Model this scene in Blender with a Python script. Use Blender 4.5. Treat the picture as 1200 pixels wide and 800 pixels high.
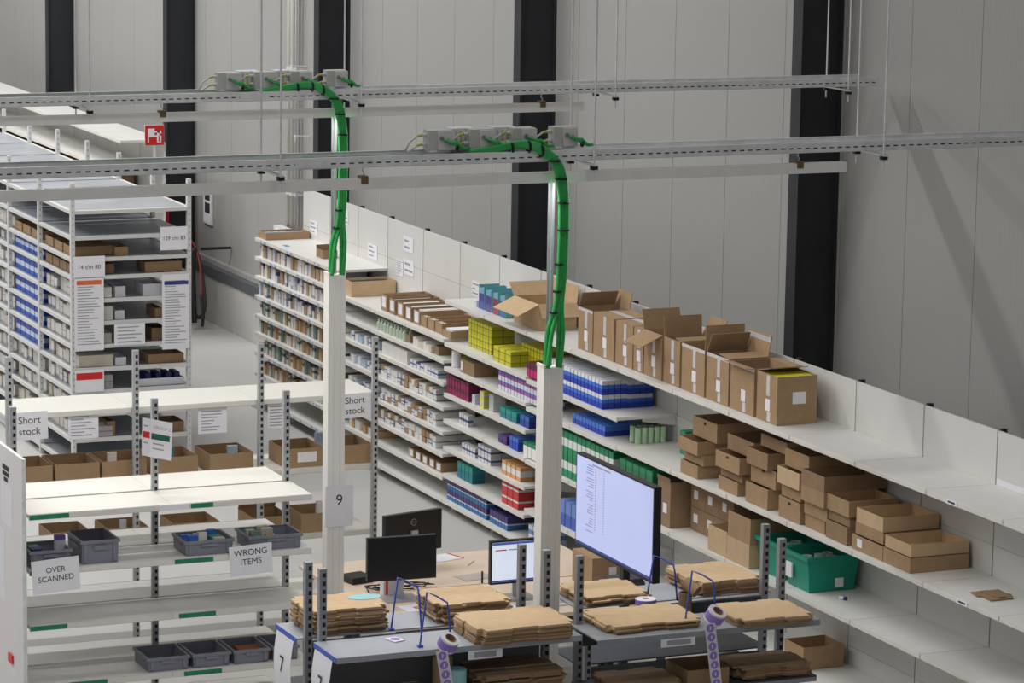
import bpy, math, random
from mathutils import Vector, Matrix
for o in list(bpy.data.objects): bpy.data.objects.remove(o, do_unlink=True)
random.seed(7)
S = bpy.context.scene
C = S.collection
# ------------------------------------------------------------------ camera
F, H = 3878.0, 6.68                     # focal length in pixels of the 1200x800 frame, eye height
PITCH, YAW, ROLL = .16753, .40621, .01563
cp, sp, cy, sy_ = math.cos(PITCH), math.sin(PITCH), math.cos(YAW), math.sin(YAW)
FW = Vector((-cy*cp, sy_*cp, -sp))
R0 = FW.cross(Vector((0, 0, 1))).normalized(); U0 = R0.cross(FW)
RT = math.cos(ROLL)*R0 + math.sin(ROLL)*U0
UP = -math.sin(ROLL)*R0 + math.cos(ROLL)*U0
cam = bpy.data.cameras.new('camera'); co = bpy.data.objects.new('camera', cam); C.objects.link(co)
cam.sensor_width = 36; cam.lens = F/1200*36; cam.clip_end = 300
co.matrix_world = Matrix(((RT.x, UP.x, -FW.x, 0), (RT.y, UP.y, -FW.y, 0), (RT.z, UP.z, -FW.z, H), (0, 0, 0, 1)))
S.camera = co
S.view_settings.view_transform = 'Standard'; S.view_settings.look = 'None'
S.view_settings.gamma = 1; S.view_settings.exposure = 0.0
# ------------------------------------------------------------------ world and hall lights
w = bpy.data.worlds.new('hall_air'); S.world = w; w.use_nodes = True
w.node_tree.nodes['Background'].inputs[0].default_value = (.93, .95, 1, 1)
w.node_tree.nodes['Background'].inputs[1].default_value = .235
HALL = []
def lamp(x, y, z, sx, sy, power, col=(1, .99, .98)):
    l = bpy.data.lights.new('hall_light', 'AREA'); l.shape = 'RECTANGLE'; l.size = sx; l.size_y = sy
    l.energy = power; l.color = col
    o = bpy.data.objects.new('hall_light', l); C.objects.link(o); o.location = (x, y, z)
    HALL.append(o); return o
CEIL = 9.6
for lx, pw in ((-9, 60), (-14, 50), (-20, 60), (-27, 250), (-34, 380), (-41, 420), (-48, 420)):
    for ly in (2.0, 7.5):
        lamp(lx, ly, CEIL-.25, .35, 4.2, pw)
# ------------------------------------------------------------------ picture ray -> place
def ray(px, py): return FW*F + RT*(px-600) - UP*(py-400)
def PZ(px, py, z): d = ray(px, py); d = d*((z-H)/d.z); return Vector((d.x, d.y, z))
def PX(px, py, X): d = ray(px, py); d = d*(X/d.x); return Vector((X, d.y, d.z+H))
def PY(px, py, Y): d = ray(px, py); d = d*(Y/d.y); return Vector((d.x, Y, d.z+H))
def sx(px, Y, z):                        # X of the point on the line (Y, z) seen in column px
    a = px-600; Z = z-H
    return (F*(Y*RT.y+Z*RT.z)-a*(Y*FW.y+Z*FW.z))/(a*FW.x-F*RT.x)
def sy(px, X, z):
    a = px-600; Z = z-H
    return (F*(X*RT.x+Z*RT.z)-a*(X*FW.x+Z*FW.z))/(a*FW.y-F*RT.y)
# ------------------------------------------------------------------ materials
def lin(c): return tuple(((v/255)/12.92 if v <= 10 else (((v/255)+.055)/1.055)**2.4) for v in c)
MATS = {}
def mat(name, rgb, rough=.6, metal=0., var=.08, scale=6., emit=None, bump=0., spec=.4):
    if name in MATS: return MATS[name]
    m = bpy.data.materials.new(name); m.use_nodes = True; MATS[name] = m
    nt = m.node_tree; b = nt.nodes['Principled BSDF']
    c = lin(rgb)
    b.inputs['Roughness'].default_value = rough; b.inputs['Metallic'].default_value = metal
    b.inputs['Specular IOR Level'].default_value = spec
    tc = nt.nodes.new('ShaderNodeTexCoord'); nz = nt.nodes.new('ShaderNodeTexNoise')
    nz.inputs['Scale'].default_value = scale; nz.inputs['Detail'].default_value = 3
    nt.links.new(tc.outputs['Object'], nz.inputs['Vector'])
    rp = nt.nodes.new('ShaderNodeValToRGB'); nt.links.new(nz.outputs['Fac'], rp.inputs[0])
    rp.color_ramp.elements[0].position = .3; rp.color_ramp.elements[1].position = .7
    rp.color_ramp.elements[0].color = tuple(v*(1-var) for v in c)+(1,)
    rp.color_ramp.elements[1].color = tuple(min(1, v*(1+var)) for v in c)+(1,)
    nt.links.new(rp.outputs[0], b.inputs['Base Color'])
    if bump:
        bp = nt.nodes.new('ShaderNodeBump'); bp.inputs['Strength'].default_value = bump
        bp.inputs['Distance'].default_value = .01
        nt.links.new(nz.outputs['Fac'], bp.inputs['Height']); nt.links.new(bp.outputs[0], b.inputs['Normal'])
    if emit:
        nt.links.new(rp.outputs[0], b.inputs['Emission Color']); b.inputs['Emission Strength'].default_value = emit
    return m
def banded(name, stops, axis=2, rough=.5, coord='Generated'):
    """print on packaging: constant colour bands along one axis of the pack"""
    if name in MATS: return MATS[name]
    m = bpy.data.materials.new(name); m.use_nodes = True; MATS[name] = m
    nt = m.node_tree; b = nt.nodes['Principled BSDF']; b.inputs['Roughness'].default_value = rough
    tc = nt.nodes.new('ShaderNodeTexCoord'); sep = nt.nodes.new('ShaderNodeSeparateXYZ')
    nt.links.new(tc.outputs[coord], sep.inputs[0])
    rp = nt.nodes.new('ShaderNodeValToRGB'); rp.color_ramp.interpolation = 'CONSTANT'
    e = rp.color_ramp.elements
    e[0].position = stops[0][0]; e[0].color = lin(stops[0][1])+(1,)
    e[1].position = stops[1][0]; e[1].color = lin(stops[1][1])+(1,)
    for p, c in stops[2:]:
        n = e.new(p); n.color = lin(c)+(1,)
    nt.links.new(sep.outputs[axis], rp.inputs[0])
    # upright edges darkened in the colour, standing in for shaded gaps between packs
    def edge(out):
        a = nt.nodes.new('ShaderNodeMath'); a.operation = 'SUBTRACT'; a.inputs[1].default_value = .5; nt.links.new(out, a.inputs[0])
        c = nt.nodes.new('ShaderNodeMath'); c.operation = 'ABSOLUTE'; nt.links.new(a.outputs[0], c.inputs[0])
        d = nt.nodes.new('ShaderNodeMath'); d.operation = 'GREATER_THAN'; d.inputs[1].default_value = .41; nt.links.new(c.outputs[0], d.inputs[0])
        return d.outputs[0]
    ex = edge(sep.outputs[0]); mx = nt.nodes.new('ShaderNodeMix'); mx.data_type = 'RGBA'; mx.blend_type = 'MULTIPLY'
    sc = nt.nodes.new('ShaderNodeMath'); sc.operation = 'MULTIPLY'; sc.inputs[1].default_value = .55; nt.links.new(ex, sc.inputs[0])
    nt.links.new(sc.outputs[0], mx.inputs[0]); nt.links.new(rp.outputs[0], mx.inputs[6]); mx.inputs[7].default_value = (.25, .25, .3, 1)
    nt.links.new(mx.outputs[2], b.inputs['Base Color'])
    return m
M_WHITE = mat('shelf_white', (217, 216, 212), .42, 0, .03, 3)
M_CREAM = mat('cream_paint', (222, 220, 212), .4, 0, .02, 3)
M_PANEL = mat('panel_white', (214, 213, 209), .5, 0, .03, 2)
M_GALV = mat('galvanised', (222, 223, 224), .45, .1, .1, 12)
M_POST = mat('post_grey', (176, 178, 180), .45, .15, .08, 12)
M_ALU = mat('aluminium_white', (240, 238, 234), .4, .15, .04, 6)
M_DSTEEL = mat('dark_rack_steel', (70, 74, 80), .5, .3, .08, 8)
M_GSTEEL = mat('grey_rack_steel', (150, 153, 158), .5, .2, .05, 8)
M_COLUMN = mat('anthracite_column', (42, 44, 48), .55, .1, .1, 4)
M_CARD = mat('cardboard', (163, 135, 103), .85, 0, .07, 14, bump=.1)
M_CARD2 = mat('cardboard_pale', (198, 170, 134), .85, 0, .06, 14, bump=.1)
M_CARD3 = mat('cardboard_dark', (146, 120, 92), .85, 0, .08, 14, bump=.1)
M_PAPER = mat('paper', (232, 231, 236), .7, 0, .02, 8)
M_INK = mat('ink', (46, 46, 50), .7, 0, .02, 8)
M_GREYINK = mat('grey_ink', (158, 158, 166), .7, 0, .02, 8)
M_RED = mat('sign_red', (206, 40, 40), .5, 0, .04, 8)
M_ORANGE = mat('print_orange', (222, 106, 66), .6, 0, .04, 8)
M_NAVY = mat('print_navy', (52, 60, 120), .6, 0, .04, 8)
M_GREENLAB = mat('green_label', (38, 128, 92), .5, 0, .1, 30)
M_CABLE = mat('green_cable', (52, 164, 84), .45, 0, .1, 30)
M_TIE = mat('black_plastic', (26, 26, 28), .5, 0, .05, 10)
M_YELLOWP = mat('yellow_connector', (190, 180, 60), .5, 0, .05, 10)
M_JBOX = mat('junction_grey', (186, 186, 182), .55, 0, .05, 10)
M_JLID = mat('junction_lid', (206, 206, 203), .5, 0, .04, 10)
M_CRATE = mat('grey_crate', (126, 128, 138), .5, 0, .06, 10)
M_TEAL = mat('teal_crate', (20, 142, 118), .45, 0, .06, 10)
M_WOOD = mat('desk_laminate', (222, 202, 182), .45, 0, .03, 5)
M_BLUEWIRE = mat('blue_wire', (58, 88, 186), .4, 0, .05, 10)
M_PURPLE = mat('label_purple', (150, 128, 206), .6, 0, .06, 20)
M_TAPE = mat('pale_tape', (205, 200, 205), .3, 0, .08, 20)
M_BLUEEDGE = mat('blue_edging', (60, 90, 190), .5, 0, .05, 10)
M_TEALPAPER = mat('pale_teal_paper', (150, 200, 205), .7, 0, .04, 10)
M_BLACK = mat('black_casing', (22, 23, 26), .35, 0, .05, 10)
M_SLOT = mat('slot_shadow', (38, 38, 40), .8, 0, .05, 10)
# ------------------------------------------------------------------ mesh helpers
class MB:
    def __init__(s): s.v = []; s.f = []
    def box(s, x0, x1, y0, y1, z0, z1):
        n = len(s.v)
        s.v += [(x0, y0, z0), (x1, y0, z0), (x1, y1, z0), (x0, y1, z0), (x0, y0, z1), (x1, y0, z1), (x1, y1, z1), (x0, y1, z1)]
        s.f += [tuple(n+i for i in q) for q in ((0, 3, 2, 1), (4, 5, 6, 7), (0, 1, 5, 4), (1, 2, 6, 5), (2, 3, 7, 6), (3, 0, 4, 7))]
        return s
    def cbox(s, c, d): return s.box(c[0]-d[0]/2, c[0]+d[0]/2, c[1]-d[1]/2, c[1]+d[1]/2, c[2]-d[2]/2, c[2]+d[2]/2)
    def hexa(s, p):                      # eight corners: bottom ring then top ring
        n = len(s.v); s.v += [tuple(q) for q in p]
        s.f += [tuple(n+i for i in q) for q in ((0, 3, 2, 1), (4, 5, 6, 7), (0, 1, 5, 4), (1, 2, 6, 5), (2, 3, 7, 6), (3, 0, 4, 7))]
        return s
    def slab(s, p, off):                 # four corners and an offset vector
        off = Vector(off); return s.hexa([Vector(q) for q in p]+[Vector(q)+off for q in p])
    def prism(s, pts, z0, z1):
        n = len(s.v); k = len(pts)
        s.v += [(a, b, z0) for a, b in pts]+[(a, b, z1) for a, b in pts]
        s.f.append(tuple(n+i for i in reversed(range(k)))); s.f.append(tuple(n+k+i for i in range(k)))
        s.f += [(n+i, n+(i+1) % k, n+k+(i+1) % k, n+k+i) for i in range(k)]
        return s
    def tube(s, path, r, k=8, cap=True):
        path = [Vector(p) for p in path]; n = len(s.v); prev = None
        for i, p in enumerate(path):
            t = (path[min(i+1, len(path)-1)]-path[max(i-1, 0)]).normalized()
            a = prev if prev is not None else (Vector((0, 0, 1)) if abs(t.z) < .9 else Vector((1, 0, 0)))
            a = (a-t*a.dot(t)).normalized(); prev = a; b = t.cross(a)
            rr = r[i] if isinstance(r, (list, tuple)) else r
            for j in range(k):
                q = 2*math.pi*j/k; s.v.append(tuple(p+a*(rr*math.cos(q))+b*(rr*math.sin(q))))
        for i in range(len(path)-1):
            for j in range(k):
                s.f.append((n+i*k+j, n+i*k+(j+1) % k, n+(i+1)*k+(j+1) % k, n+(i+1)*k+j))
        if cap:
            s.f.append(tuple(n+j for j in reversed(range(k)))); m = n+(len(path)-1)*k
            s.f.append(tuple(m+j for j in range(k)))
        return s
    def ring(s, c, r0, r1, h, axis=2, k=24):   # hollow roll centred on c
        n = len(s.v)
        for zz in (-h/2, h/2):
            for rr in (r0, r1):
                for j in range(k):
                    q = 2*math.pi*j/k; a, b = rr*math.cos(q), rr*math.sin(q)
                    p = {2: (a, b, zz), 0: (zz, a, b), 1: (b, zz, a)}[axis]
                    s.v.append((c[0]+p[0], c[1]+p[1], c[2]+p[2]))
        I = lambda z, q, j: n+(z*2+q)*k+j % k
        for j in range(k):
            s.f += [(I(0, 1, j), I(0, 1, j+1), I(1, 1, j+1), I(1, 1, j)), (I(0, 0, j+1), I(0, 0, j), I(1, 0, j), I(1, 0, j+1)),
                    (I(1, 0, j), I(1, 1, j), I(1, 1, j+1), I(1, 0, j+1)), (I(0, 0, j+1), I(0, 1, j+1), I(0, 1, j), I(0, 0, j))]
        return s
    def mesh(s, name):
        m = bpy.data.meshes.new(name); m.from_pydata(s.v, [], s.f); m.update(); return m
def obj(name, mb, material, parent=None, loc=None, rot=None, smooth=False):
    me = mb.mesh(name) if isinstance(mb, MB) else mb
    if not me.materials: me.materials.append(material)
    o = bpy.data.objects.new(name, me); C.objects.link(o)
    if parent: o.parent = parent
    if loc is not None: o.location = loc
    if rot is not None: o.rotation_euler = rot
    if smooth:
        for p in me.polygons: p.use_smooth = True
    return o
def tag(o, label, cat, group=None):
    o['label'] = label; o['category'] = cat
    if group: o['group'] = group
    return o
def thing(name, label, cat, loc=(0, 0, 0), rz=0, group=None):
    o = bpy.data.objects.new(name, None); C.objects.link(o); o.empty_display_size = .1
    o.location = loc; o.rotation_euler = (0, 0, rz); return tag(o, label, cat, group)
def struct(name, mb, m): o = obj(name, mb, m); o['kind'] = 'structure'; return o
CACHE = {}
def cached(key, fn):
    if key not in CACHE: CACHE[key] = fn().mesh(str(key[0]))
    return CACHE[key]
def share(name, me, material, parent=None, loc=(0, 0, 0), rz=0):
    """object on shared mesh data; material set on the object so that one mesh serves many prints"""
    o = bpy.data.objects.new(name, me); C.objects.link(o)
    if not me.materials: me.materials.append(material)
    o.material_slots[0].link = 'OBJECT'; o.material_slots[0].material = material
    o.location = loc; o.rotation_euler = (0, 0, rz)
    if parent: o.parent = parent
    return o
TXT = {}
def text_pts(t, size):
    if (t, size) not in TXT:
        c = bpy.data.curves.new('lettering', 'FONT'); c.body = t; c.size = size; c.align_x = 'CENTER'; c.align_y = 'CENTER'; c.space_line = 1.1
        o = bpy.data.objects.new('lettering', c); C.objects.link(o)
        me = bpy.data.meshes.new_from_object(o.evaluated_get(bpy.context.evaluated_depsgraph_get()))
        TXT[(t, size)] = ([tuple(v.co) for v in me.vertices], [tuple(p.vertices) for p in me.polygons])
        bpy.data.objects.remove(o, do_unlink=True); bpy.data.curves.remove(c); bpy.data.meshes.remove(me)
    return TXT[(t, size)]
class Face:
    """a flat patch: origin, right and up directions; adds print a little proud of it"""
    def __init__(s, o, right, up): s.o = Vector(o); s.r = Vector(right).normalized(); s.u = Vector(up).normalized(); s.n = s.r.cross(s.u)
    def at(s, a, b, h=0.): return s.o+s.r*a+s.u*b+s.n*h
    def rect(s, mb, a0, a1, b0, b1, h0, h1):
        mb.hexa([s.at(a0, b0, h0), s.at(a1, b0, h0), s.at(a1, b1, h0), s.at(a0, b1, h0), s.at(a0, b0, h1), s.at(a1, b0, h1), s.at(a1, b1, h1), s.at(a0, b1, h1)]); return mb
    def text(s, mb, t, size, a, b, h):
        v, f = text_pts(t, size); n = len(mb.v)
        mb.v += [tuple(s.at(a+x, b+y, h)) for x, y, z in v]; mb.f += [tuple(n+i for i in q) for q in f]; return mb
RX = ((0, 1, 0), (0, 0, 1))              # right/up of a sheet that faces +X
RY = ((1, 0, 0), (0, 0, 1))              # of a sheet that faces -Y
def print_lines(face, w, h, rows, mb=None, left=.1, seed=0):
    mb = mb or MB(); rg = random.Random(seed)
    for i in range(rows):
        b = h/2-(i+.5)*h/rows; L = w*rg.uniform(.35, .8)
        face.rect(mb, -w/2+left*w, -w/2+left*w+L, b-h/rows*.16, b+h/rows*.16, .0012, .002)
    return mb
def sheet(name, label, cat, centre, w, h, facing=RX, text=None, size=.05, lines=0, bands=(), group=None, tilt=0, ink=None, lead=0):
    """paper sheet as a thing; centre is the world centre"""
    up = Vector(facing[1]); rt = Vector(facing[0])
    if tilt: rt, up = rt*math.cos(tilt)+up*math.sin(tilt), up*math.cos(tilt)-rt*math.sin(tilt)
    t = thing(name, label, cat, centre, 0, group)
    f = Face((0, 0, 0), rt, up)
    obj('paper', f.rect(MB(), -w/2, w/2, -h/2, h/2, -.0008, .0008), M_PAPER, t)
    if text: obj('lettering', f.text(MB(), text, size, 0, lead, .0022), ink or M_INK, t)
    if lines: obj('printed_lines', print_lines(f, w, h*.86, lines, seed=sum(map(ord, label)) % 99), M_GREYINK, t)
    for (a0, a1, b0, b1, m) in bands:
        obj('printed_band', f.rect(MB(), a0*w, a1*w, b0*h, b1*h, .001, .0025), m, t)
    return t
# ================================================================== THE SETTING
W = 12.72                                # face of the panel wall
def floor_mat():
    m = mat('concrete_floor', (188, 187, 184), .42, 0, .06, .8); return m
struct('floor', MB().box(-62, 6, -14, W+.3, -.2, 0), floor_mat())
struct('ceiling', MB().box(-62, -6, -14, W+.3, CEIL, CEIL+.2), mat('ceiling_grey', (190, 190, 188), .8, 0, .03, 1))
struct('wall_far', MB().box(-62.2, -62, -14, W+.3, 0, CEIL), mat('far_wall', (200, 198, 194), .7, 0, .03, 1))
# long wall of upright sandwich panels, each panel a piece of its own with fine ribs
wall = struct('wall_back', MB().box(-62, 4, W+.06, W+.3, 0, CEIL), mat('wall_core', (150, 149, 146), .8))
def wall_mat():
    m = bpy.data.materials.new('wall_panel'); m.use_nodes = True; nt = m.node_tree; b = nt.nodes['Principled BSDF']
    b.inputs['Base Color'].default_value = lin((160, 158.5, 156))+(1,); b.inputs['Roughness'].default_value = .55
    tc = nt.nodes.new('ShaderNodeTexCoord'); wv = nt.nodes.new('ShaderNodeTexWave'); wv.bands_direction = 'X'
    wv.inputs['Scale'].default_value = 5.2
    nt.links.new(tc.outputs['Object'], wv.inputs['Vector'])
    bp = nt.nodes.new('ShaderNodeBump'); bp.inputs['Strength'].default_value = .18; bp.inputs['Distance'].default_value = .004
    nt.links.new(wv.outputs['Fac'], bp.inputs['Height']); nt.links.new(bp.outputs[0], b.inputs['Normal'])
    return m
M_WP = wall_mat()
PW = 1.023
pm = MB().box(.003, PW-.003, 0, .06, .70, CEIL).mesh('wall_panel')
k0 = sx(1070, W, 5.0)                    # a seam read from the picture
n = int((k0+60)/PW)
x = k0-n*PW
while x < 2:
    share('wall_panel', pm, M_WP, wall, (x, W, 0)); x += PW
struct('baseboard_back', MB().box(-62, 4, W-.13, W+.06, 0, .58), mat('plinth_concrete', (178, 176, 172), .8, 0, .06, 1.5))
struct('trim_1', MB().box(-62, 4, W-.15, W+.03, .58, .70), mat('flashing_dark', (86, 88, 92), .6, .1, .06, 3))
struct('trim_2', MB().box(-62, 4, W-.05, W-.001, .701, .76), M_WP)
# steel columns
colname = {-1: 'dark steel column beyond the empty end of the wall shelving',
           0: 'dark steel column behind the carton of yellow packs', 1: 'dark steel column behind the shelving near the open tan carton',
           2: 'dark steel column beside the pale downpipes', 3: 'dark steel column beside the red hose sign',
           4: 'dark steel column above the far shelf tops', 5: 'dark steel column at the far end of the wall'}
def column(i):
    X = -23.115-5.585*i; Yf = 12.35
    t = thing('steel_column', colname[i], 'column', (X, 0, 0))
    b = MB(); hw = .08; d = W-.005
    obj('flange', MB().box(-hw, hw, Yf, Yf+.018, 0.0, CEIL), M_COLUMN, t)
    obj('flange', MB().box(-hw, hw, d-.018, d, 0.0, CEIL), M_COLUMN, t)
    obj('web', MB().box(-.07, .055, Yf+.018, d-.018, 0.0, CEIL), M_COLUMN, t)
    return t
for i in range(-1, 6): column(i)
# hall lights above the picture, each lamp in a housing
for i, l in enumerate(HALL):
    t = thing('ceiling_light', 'long white luminaire fixed under the hall ceiling', 'light', (l.location.x, l.location.y, CEIL), 0, 'ceiling luminaires')
    obj('housing', MB().box(-.2, .2, -2.2, 2.2, -.2, -.002), M_ALU, t)
# ================================================================== CABLE TRAYS, LUMINAIRES, POLES
ROD_Y = (4.3, 6.3, 8.3, 10.3, 12.25)
def cable_tray(X, label, y0, y1):
    t = thing('cable_tray', label, 'cable tray', (X, 0, 4.43))
    obj('tray_base', MB().box(-.14, .14, y0, y1, 0, .004), M_GALV, t)
    for s in (-1, 1):
        b = MB(); x = s*.14
        b.box(x-.003, x+.003, y0, y1, .004, .062); b.box(x-.012 if s > 0 else x-.003, x+.003 if s > 0 else x+.012, y0, y1, .062, .066)
        obj('side_rail', b, M_GALV, t)
    for k in range(int((y1-y0)/.3)+1):   # coupler plates
        pass
    sl = MB(); yy = y0+.05
    while yy < y1-.05:
        sl.box(.1428, .1445, yy, yy+.03, .026, .033); yy += .057
    so = obj('slot', sl, M_SLOT, t); so['kind'] = 'stuff'
    for yy in (y0+1.9, y0+4.9):
        obj('coupler_plate', MB().box(.143, .147, yy, yy+.22, .008, .058), M_GALV, t)
    return t
def hangers(X, ys, where):
    for yy in ys:
        spot = {6.3: 'before the junction boxes', 8.3: 'beside the last junction box', 10.3: 'past the luminaire end', 12.25: 'at the tray end'}[yy]
        t = thing('tray_hanger', 'thin rod pair '+spot+' of '+where, 'hanger', (X, yy, 4.41), 0, 'hangers of '+where)
        for s in (-1, 1): obj('rod', MB().tube([(s*.175, 0, -.09), (s*.175, 0, CEIL-4.41)], .006, 6), M_GALV, t)
        obj('clamp_bar', MB().box(-.2, .2, -.012, .012, -.012, .0), M_GALV, t)
        for s in (-1, 1): obj('clamp_nut', MB().box(s*.175-.018, s*.175+.018, -.02, .02, -.034, -.012), M_TIE, t)
def luminaire(X, y0, y1, label):
    t = thing('linear_luminaire', label, 'light', (X, 0, 4.30))
    obj('trunking', MB().box(-.028, .028, y0, y1, .012, .06).box(-.028, -.025, y0, y1, -.004, .012).box(.025, .028, y0, y1, -.004, .012), M_ALU, t)
    obj('diffuser', MB().box(-.0245, .0245, y0+.02, y1-.02, .006, .0115), mat('led_diffuser', (255, 250, 240), .5, 0, .01, 2, emit=5.0), t)
    for yy in (y0+2.2, 6.85, 9.75):
        h = obj('suspension_clip', MB().box(-.034, .034, yy-.022, yy+.022, .03, .075), mat('brass_clip', (120, 100, 66), .5, .4), t)
        obj('hook', MB().tube([(0, yy, .075), (0, yy+.008, .09), (0, yy-.006, .105), (0, yy, .125)], .004, 6), M_GALV, h)
    l = bpy.data.lights.new('luminaire_light', 'AREA'); l.shape = 'RECTANGLE'; l.size = .05; l.size_y = y1-y0-.1; l.energy = 72; l.color = (1, .99, .975)
    o = bpy.data.objects.new('luminaire_light', l); C.objects.link(o); o.location = (X, (y0+y1)/2, 4.29)
T2, T1 = -18.26, -22.26
cable_tray(T2, 'long slotted cable tray reaching past the wall shelving', 1.5, 12.3)
cable_tray(T1, 'long slotted cable tray ending at the anthracite column', 2.5, 12.52)
hangers(T2, ROD_Y[1:4], 'the tray above the packing rack'); hangers(T1, ROD_Y[1:], 'the tray above the desks')
luminaire(T2+.07, 2.0, 10.08, 'white linear luminaire hung under the tray above the packing rack')
luminaire(T1+.07, 2.0, 10.08, 'white linear luminaire hung under the tray above the desks')
def junction(X, y, label, pos, back=False):
    z = 4.497; w, h, d = .15, .13, .11
    t = thing('junction_box', label, 'junction box', (X, y, z), 0, 'grey junction boxes on the trays')
    if back:
        obj('housing', MB().box(-d/2, d/2, -w/2, w/2, 0, h), M_GALV, t)
        for k in range(4): obj('rib', MB().box(d/2, d/2+.004, -w/2+.02+k*.032, -w/2+.03+k*.032, .015, h-.015), M_JBOX, t)
        return
    obj('housing', MB().box(-d/2, d/2-.02, -w/2, w/2, .012, h), M_JBOX, t)
    obj('lid', MB().box(d/2-.02, d/2, -w/2+.055, w/2, .014, h-.004), M_JLID, t)
    obj('foot', MB().box(-d/2+.01, d/2-.02, -w/2+.01, w/2-.01, 0, .012), M_GALV, t)
    for gy in (.0, .035):
        g = obj('gland', MB().ring((d/2+.006, gy+.0, .085-gy*.4), .004, .013, .014, 0, 12), mat('gland', (150, 150, 150), .4, .4), t)
    for gz in (.045, .1):
        c = MB().tube([(-.01, -w/2, gz), (-.01, -w/2-.025, gz)], .011, 8); obj('connector', c, M_JLID, t)
        obj('plug', MB().tube([(-.01, -w/2-.025, gz), (-.012, -w/2-.055, gz-.006)], .008, 8), M_YELLOWP, t)
        obj('cable', MB().tube([(-.012, -w/2-.055, gz-.006), (-.02, -w/2-.10, gz-.04), (-.03, -w/2-.125, .0)], .006, 6), mat('white_cable', (206, 206, 198), .5), t, smooth=True)
    for q in range(4):                   # green pigtails dropping into the tray
        a = .01+q*.012
        obj('pigtail', MB().tube([(d/2+.012, a, .08-q*.008), (d/2+.035, a+.04, .06), (d/2+.03, a+.09, .03-q*.004), (d/2+.015, a+.13, .022)], .008, 6), M_CABLE, t, smooth=True)
    obj('cable_tie', MB().ring((d/2+.03, .09, .03), .014, .02, .01, 1, 10), M_TIE, t)
for X, wh in ((T2+.02, 'tray above the packing rack'), (T1+.02, 'tray above the desks')):
    for j, yy in enumerate((7.345, 7.615, 7.89, 8.16)):
        junction(X, yy, 'grey junction box, '+('first', 'second', 'third', 'last')[j]+' in the row on the '+wh, j)
    for j, yy in enumerate((7.53, 7.80)):
        junction(X-.105, yy, 'flat grey ribbed box behind the junction boxes on the '+wh, j, True)
def bez(pts, n=10):                       # smooth path through points (Catmull-Rom)
    P = [Vector(p) for p in pts]; P = [P[0]*2-P[1]]+P+[P[-1]*2-P[-2]]; out = []
    for i in range(1, len(P)-2):
        for k in range(n):
            t = k/n; a, b, c, d = P[i-1:i+3]
            out.append(.5*((2*b)+(c-a)*t+(2*a-5*b+4*c-d)*t*t+(3*b-a-3*c+d)*t*t*t))
    return out+[P[-2]]
def service_pole(X, y, label, clabel):
    t = thing('service_pole', label, 'pole', (X, y, 0))
    hx, hy, top = .052, .066, 3.14
    b = MB(); b.box(-hx, hx, -hy, hy, .0, top); obj('trunking', b, mat('pole_white', (238, 236, 230), .45, 0, .02, 2), t)
    for yy in (-.022, .03): obj('groove', MB().box(hx, hx+.0015, yy-.0015, yy+.0015, .02, top-.01), M_PANEL, t)
    obj('end_rim', MB().box(-hx-.003, hx+.003, -hy-.003, -hy+.012, top, top+.02).box(-hx-.003, hx+.003, hy-.012, hy+.003, top, top+.02), M_CREAM, t)
    obj('strut', MB().box(-.03, .0, -.006, .006, top, 4.425).box(-.03, -.026, -.022, .022, top, 4.425), mat('strut_steel', (170, 172, 174), .35, .6), t)
    c = thing('cable_bundle', clabel, 'cables', (X, y, top))
    for q in range(4):
        s = -1 if q % 2 == 0 else 1; e_ = .012 if q > 1 else -.008
        dz = 4.43-top
        lean = [(.155, -.62, dz+.045+.008*q), (.16, -.46, dz+.07+.008*q), (.175, -.30+.008*q, dz+.095+.008*q), (.215, -.20+.01*q, dz+.07+.006*q), (.23, -.10+.014*q, dz-.02), (.21, -.05+.014*q, dz-.20), (.18, -.03+.014*q, dz-.42), (.13, -.015+.014*q, dz-.70), (.09, .006+s*.012+e_, dz-.9), (.06+e_, s*.037+e_, dz-1.06), (.03+e_, s*.043+e_*.4, .0)]
        obj('cable_run', MB().tube(bez(lean), .0145, 8), M_CABLE, c, smooth=True)
        if q == 0:
            for k, (px, py, pz) in enumerate(bez(lean, 4)[6:36:3]):
                rr = .045 if k < 5 else .03
                obj('cable_tie', MB().ring((px, py+(.02 if k < 7 else 0), pz), .027 if k < 7 else .02, .038 if k < 7 else .028, .012, 2 if k > 2 else 1, 12), M_TIE, c)
    return t
service_pole(-18.31, 8.135, 'white service pole rising between the packing racks', 'thick green cable bundle dropping into the pole between the packing racks')
service_pole(-22.31, 8.19, 'white service pole with number 9 beside the desk corner', 'thick green cable bundle dropping into the pole numbered 9')
for X, nm in ((T2, 'tray above the packing rack'), (T1, 'tray above the desks')):
    t = thing('data_cables', 'green data cables lying along the '+nm, 'cables', (X, 0, 4.436))
    for k in range(4):
        yy = 3.0; p = []
        while yy <= 8.3: p.append((-.08+.05*k+.01*math.sin(yy*3+k), yy, .022+.008*math.sin(yy*2.1+k*2))); yy += .25
        obj('cable', MB().tube(p, .011, 6), mat('tray_cable', (24, 96, 54), .5), t, smooth=True)
s9 = PX(397.5, 593, -22.25)
sheet('number_sign', 'white paper sign reading 9 taped to service pole', 'sign', (-22.25, s9.y, s9.z), .215, .305, RX, '9', .11, lead=.045)
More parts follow.
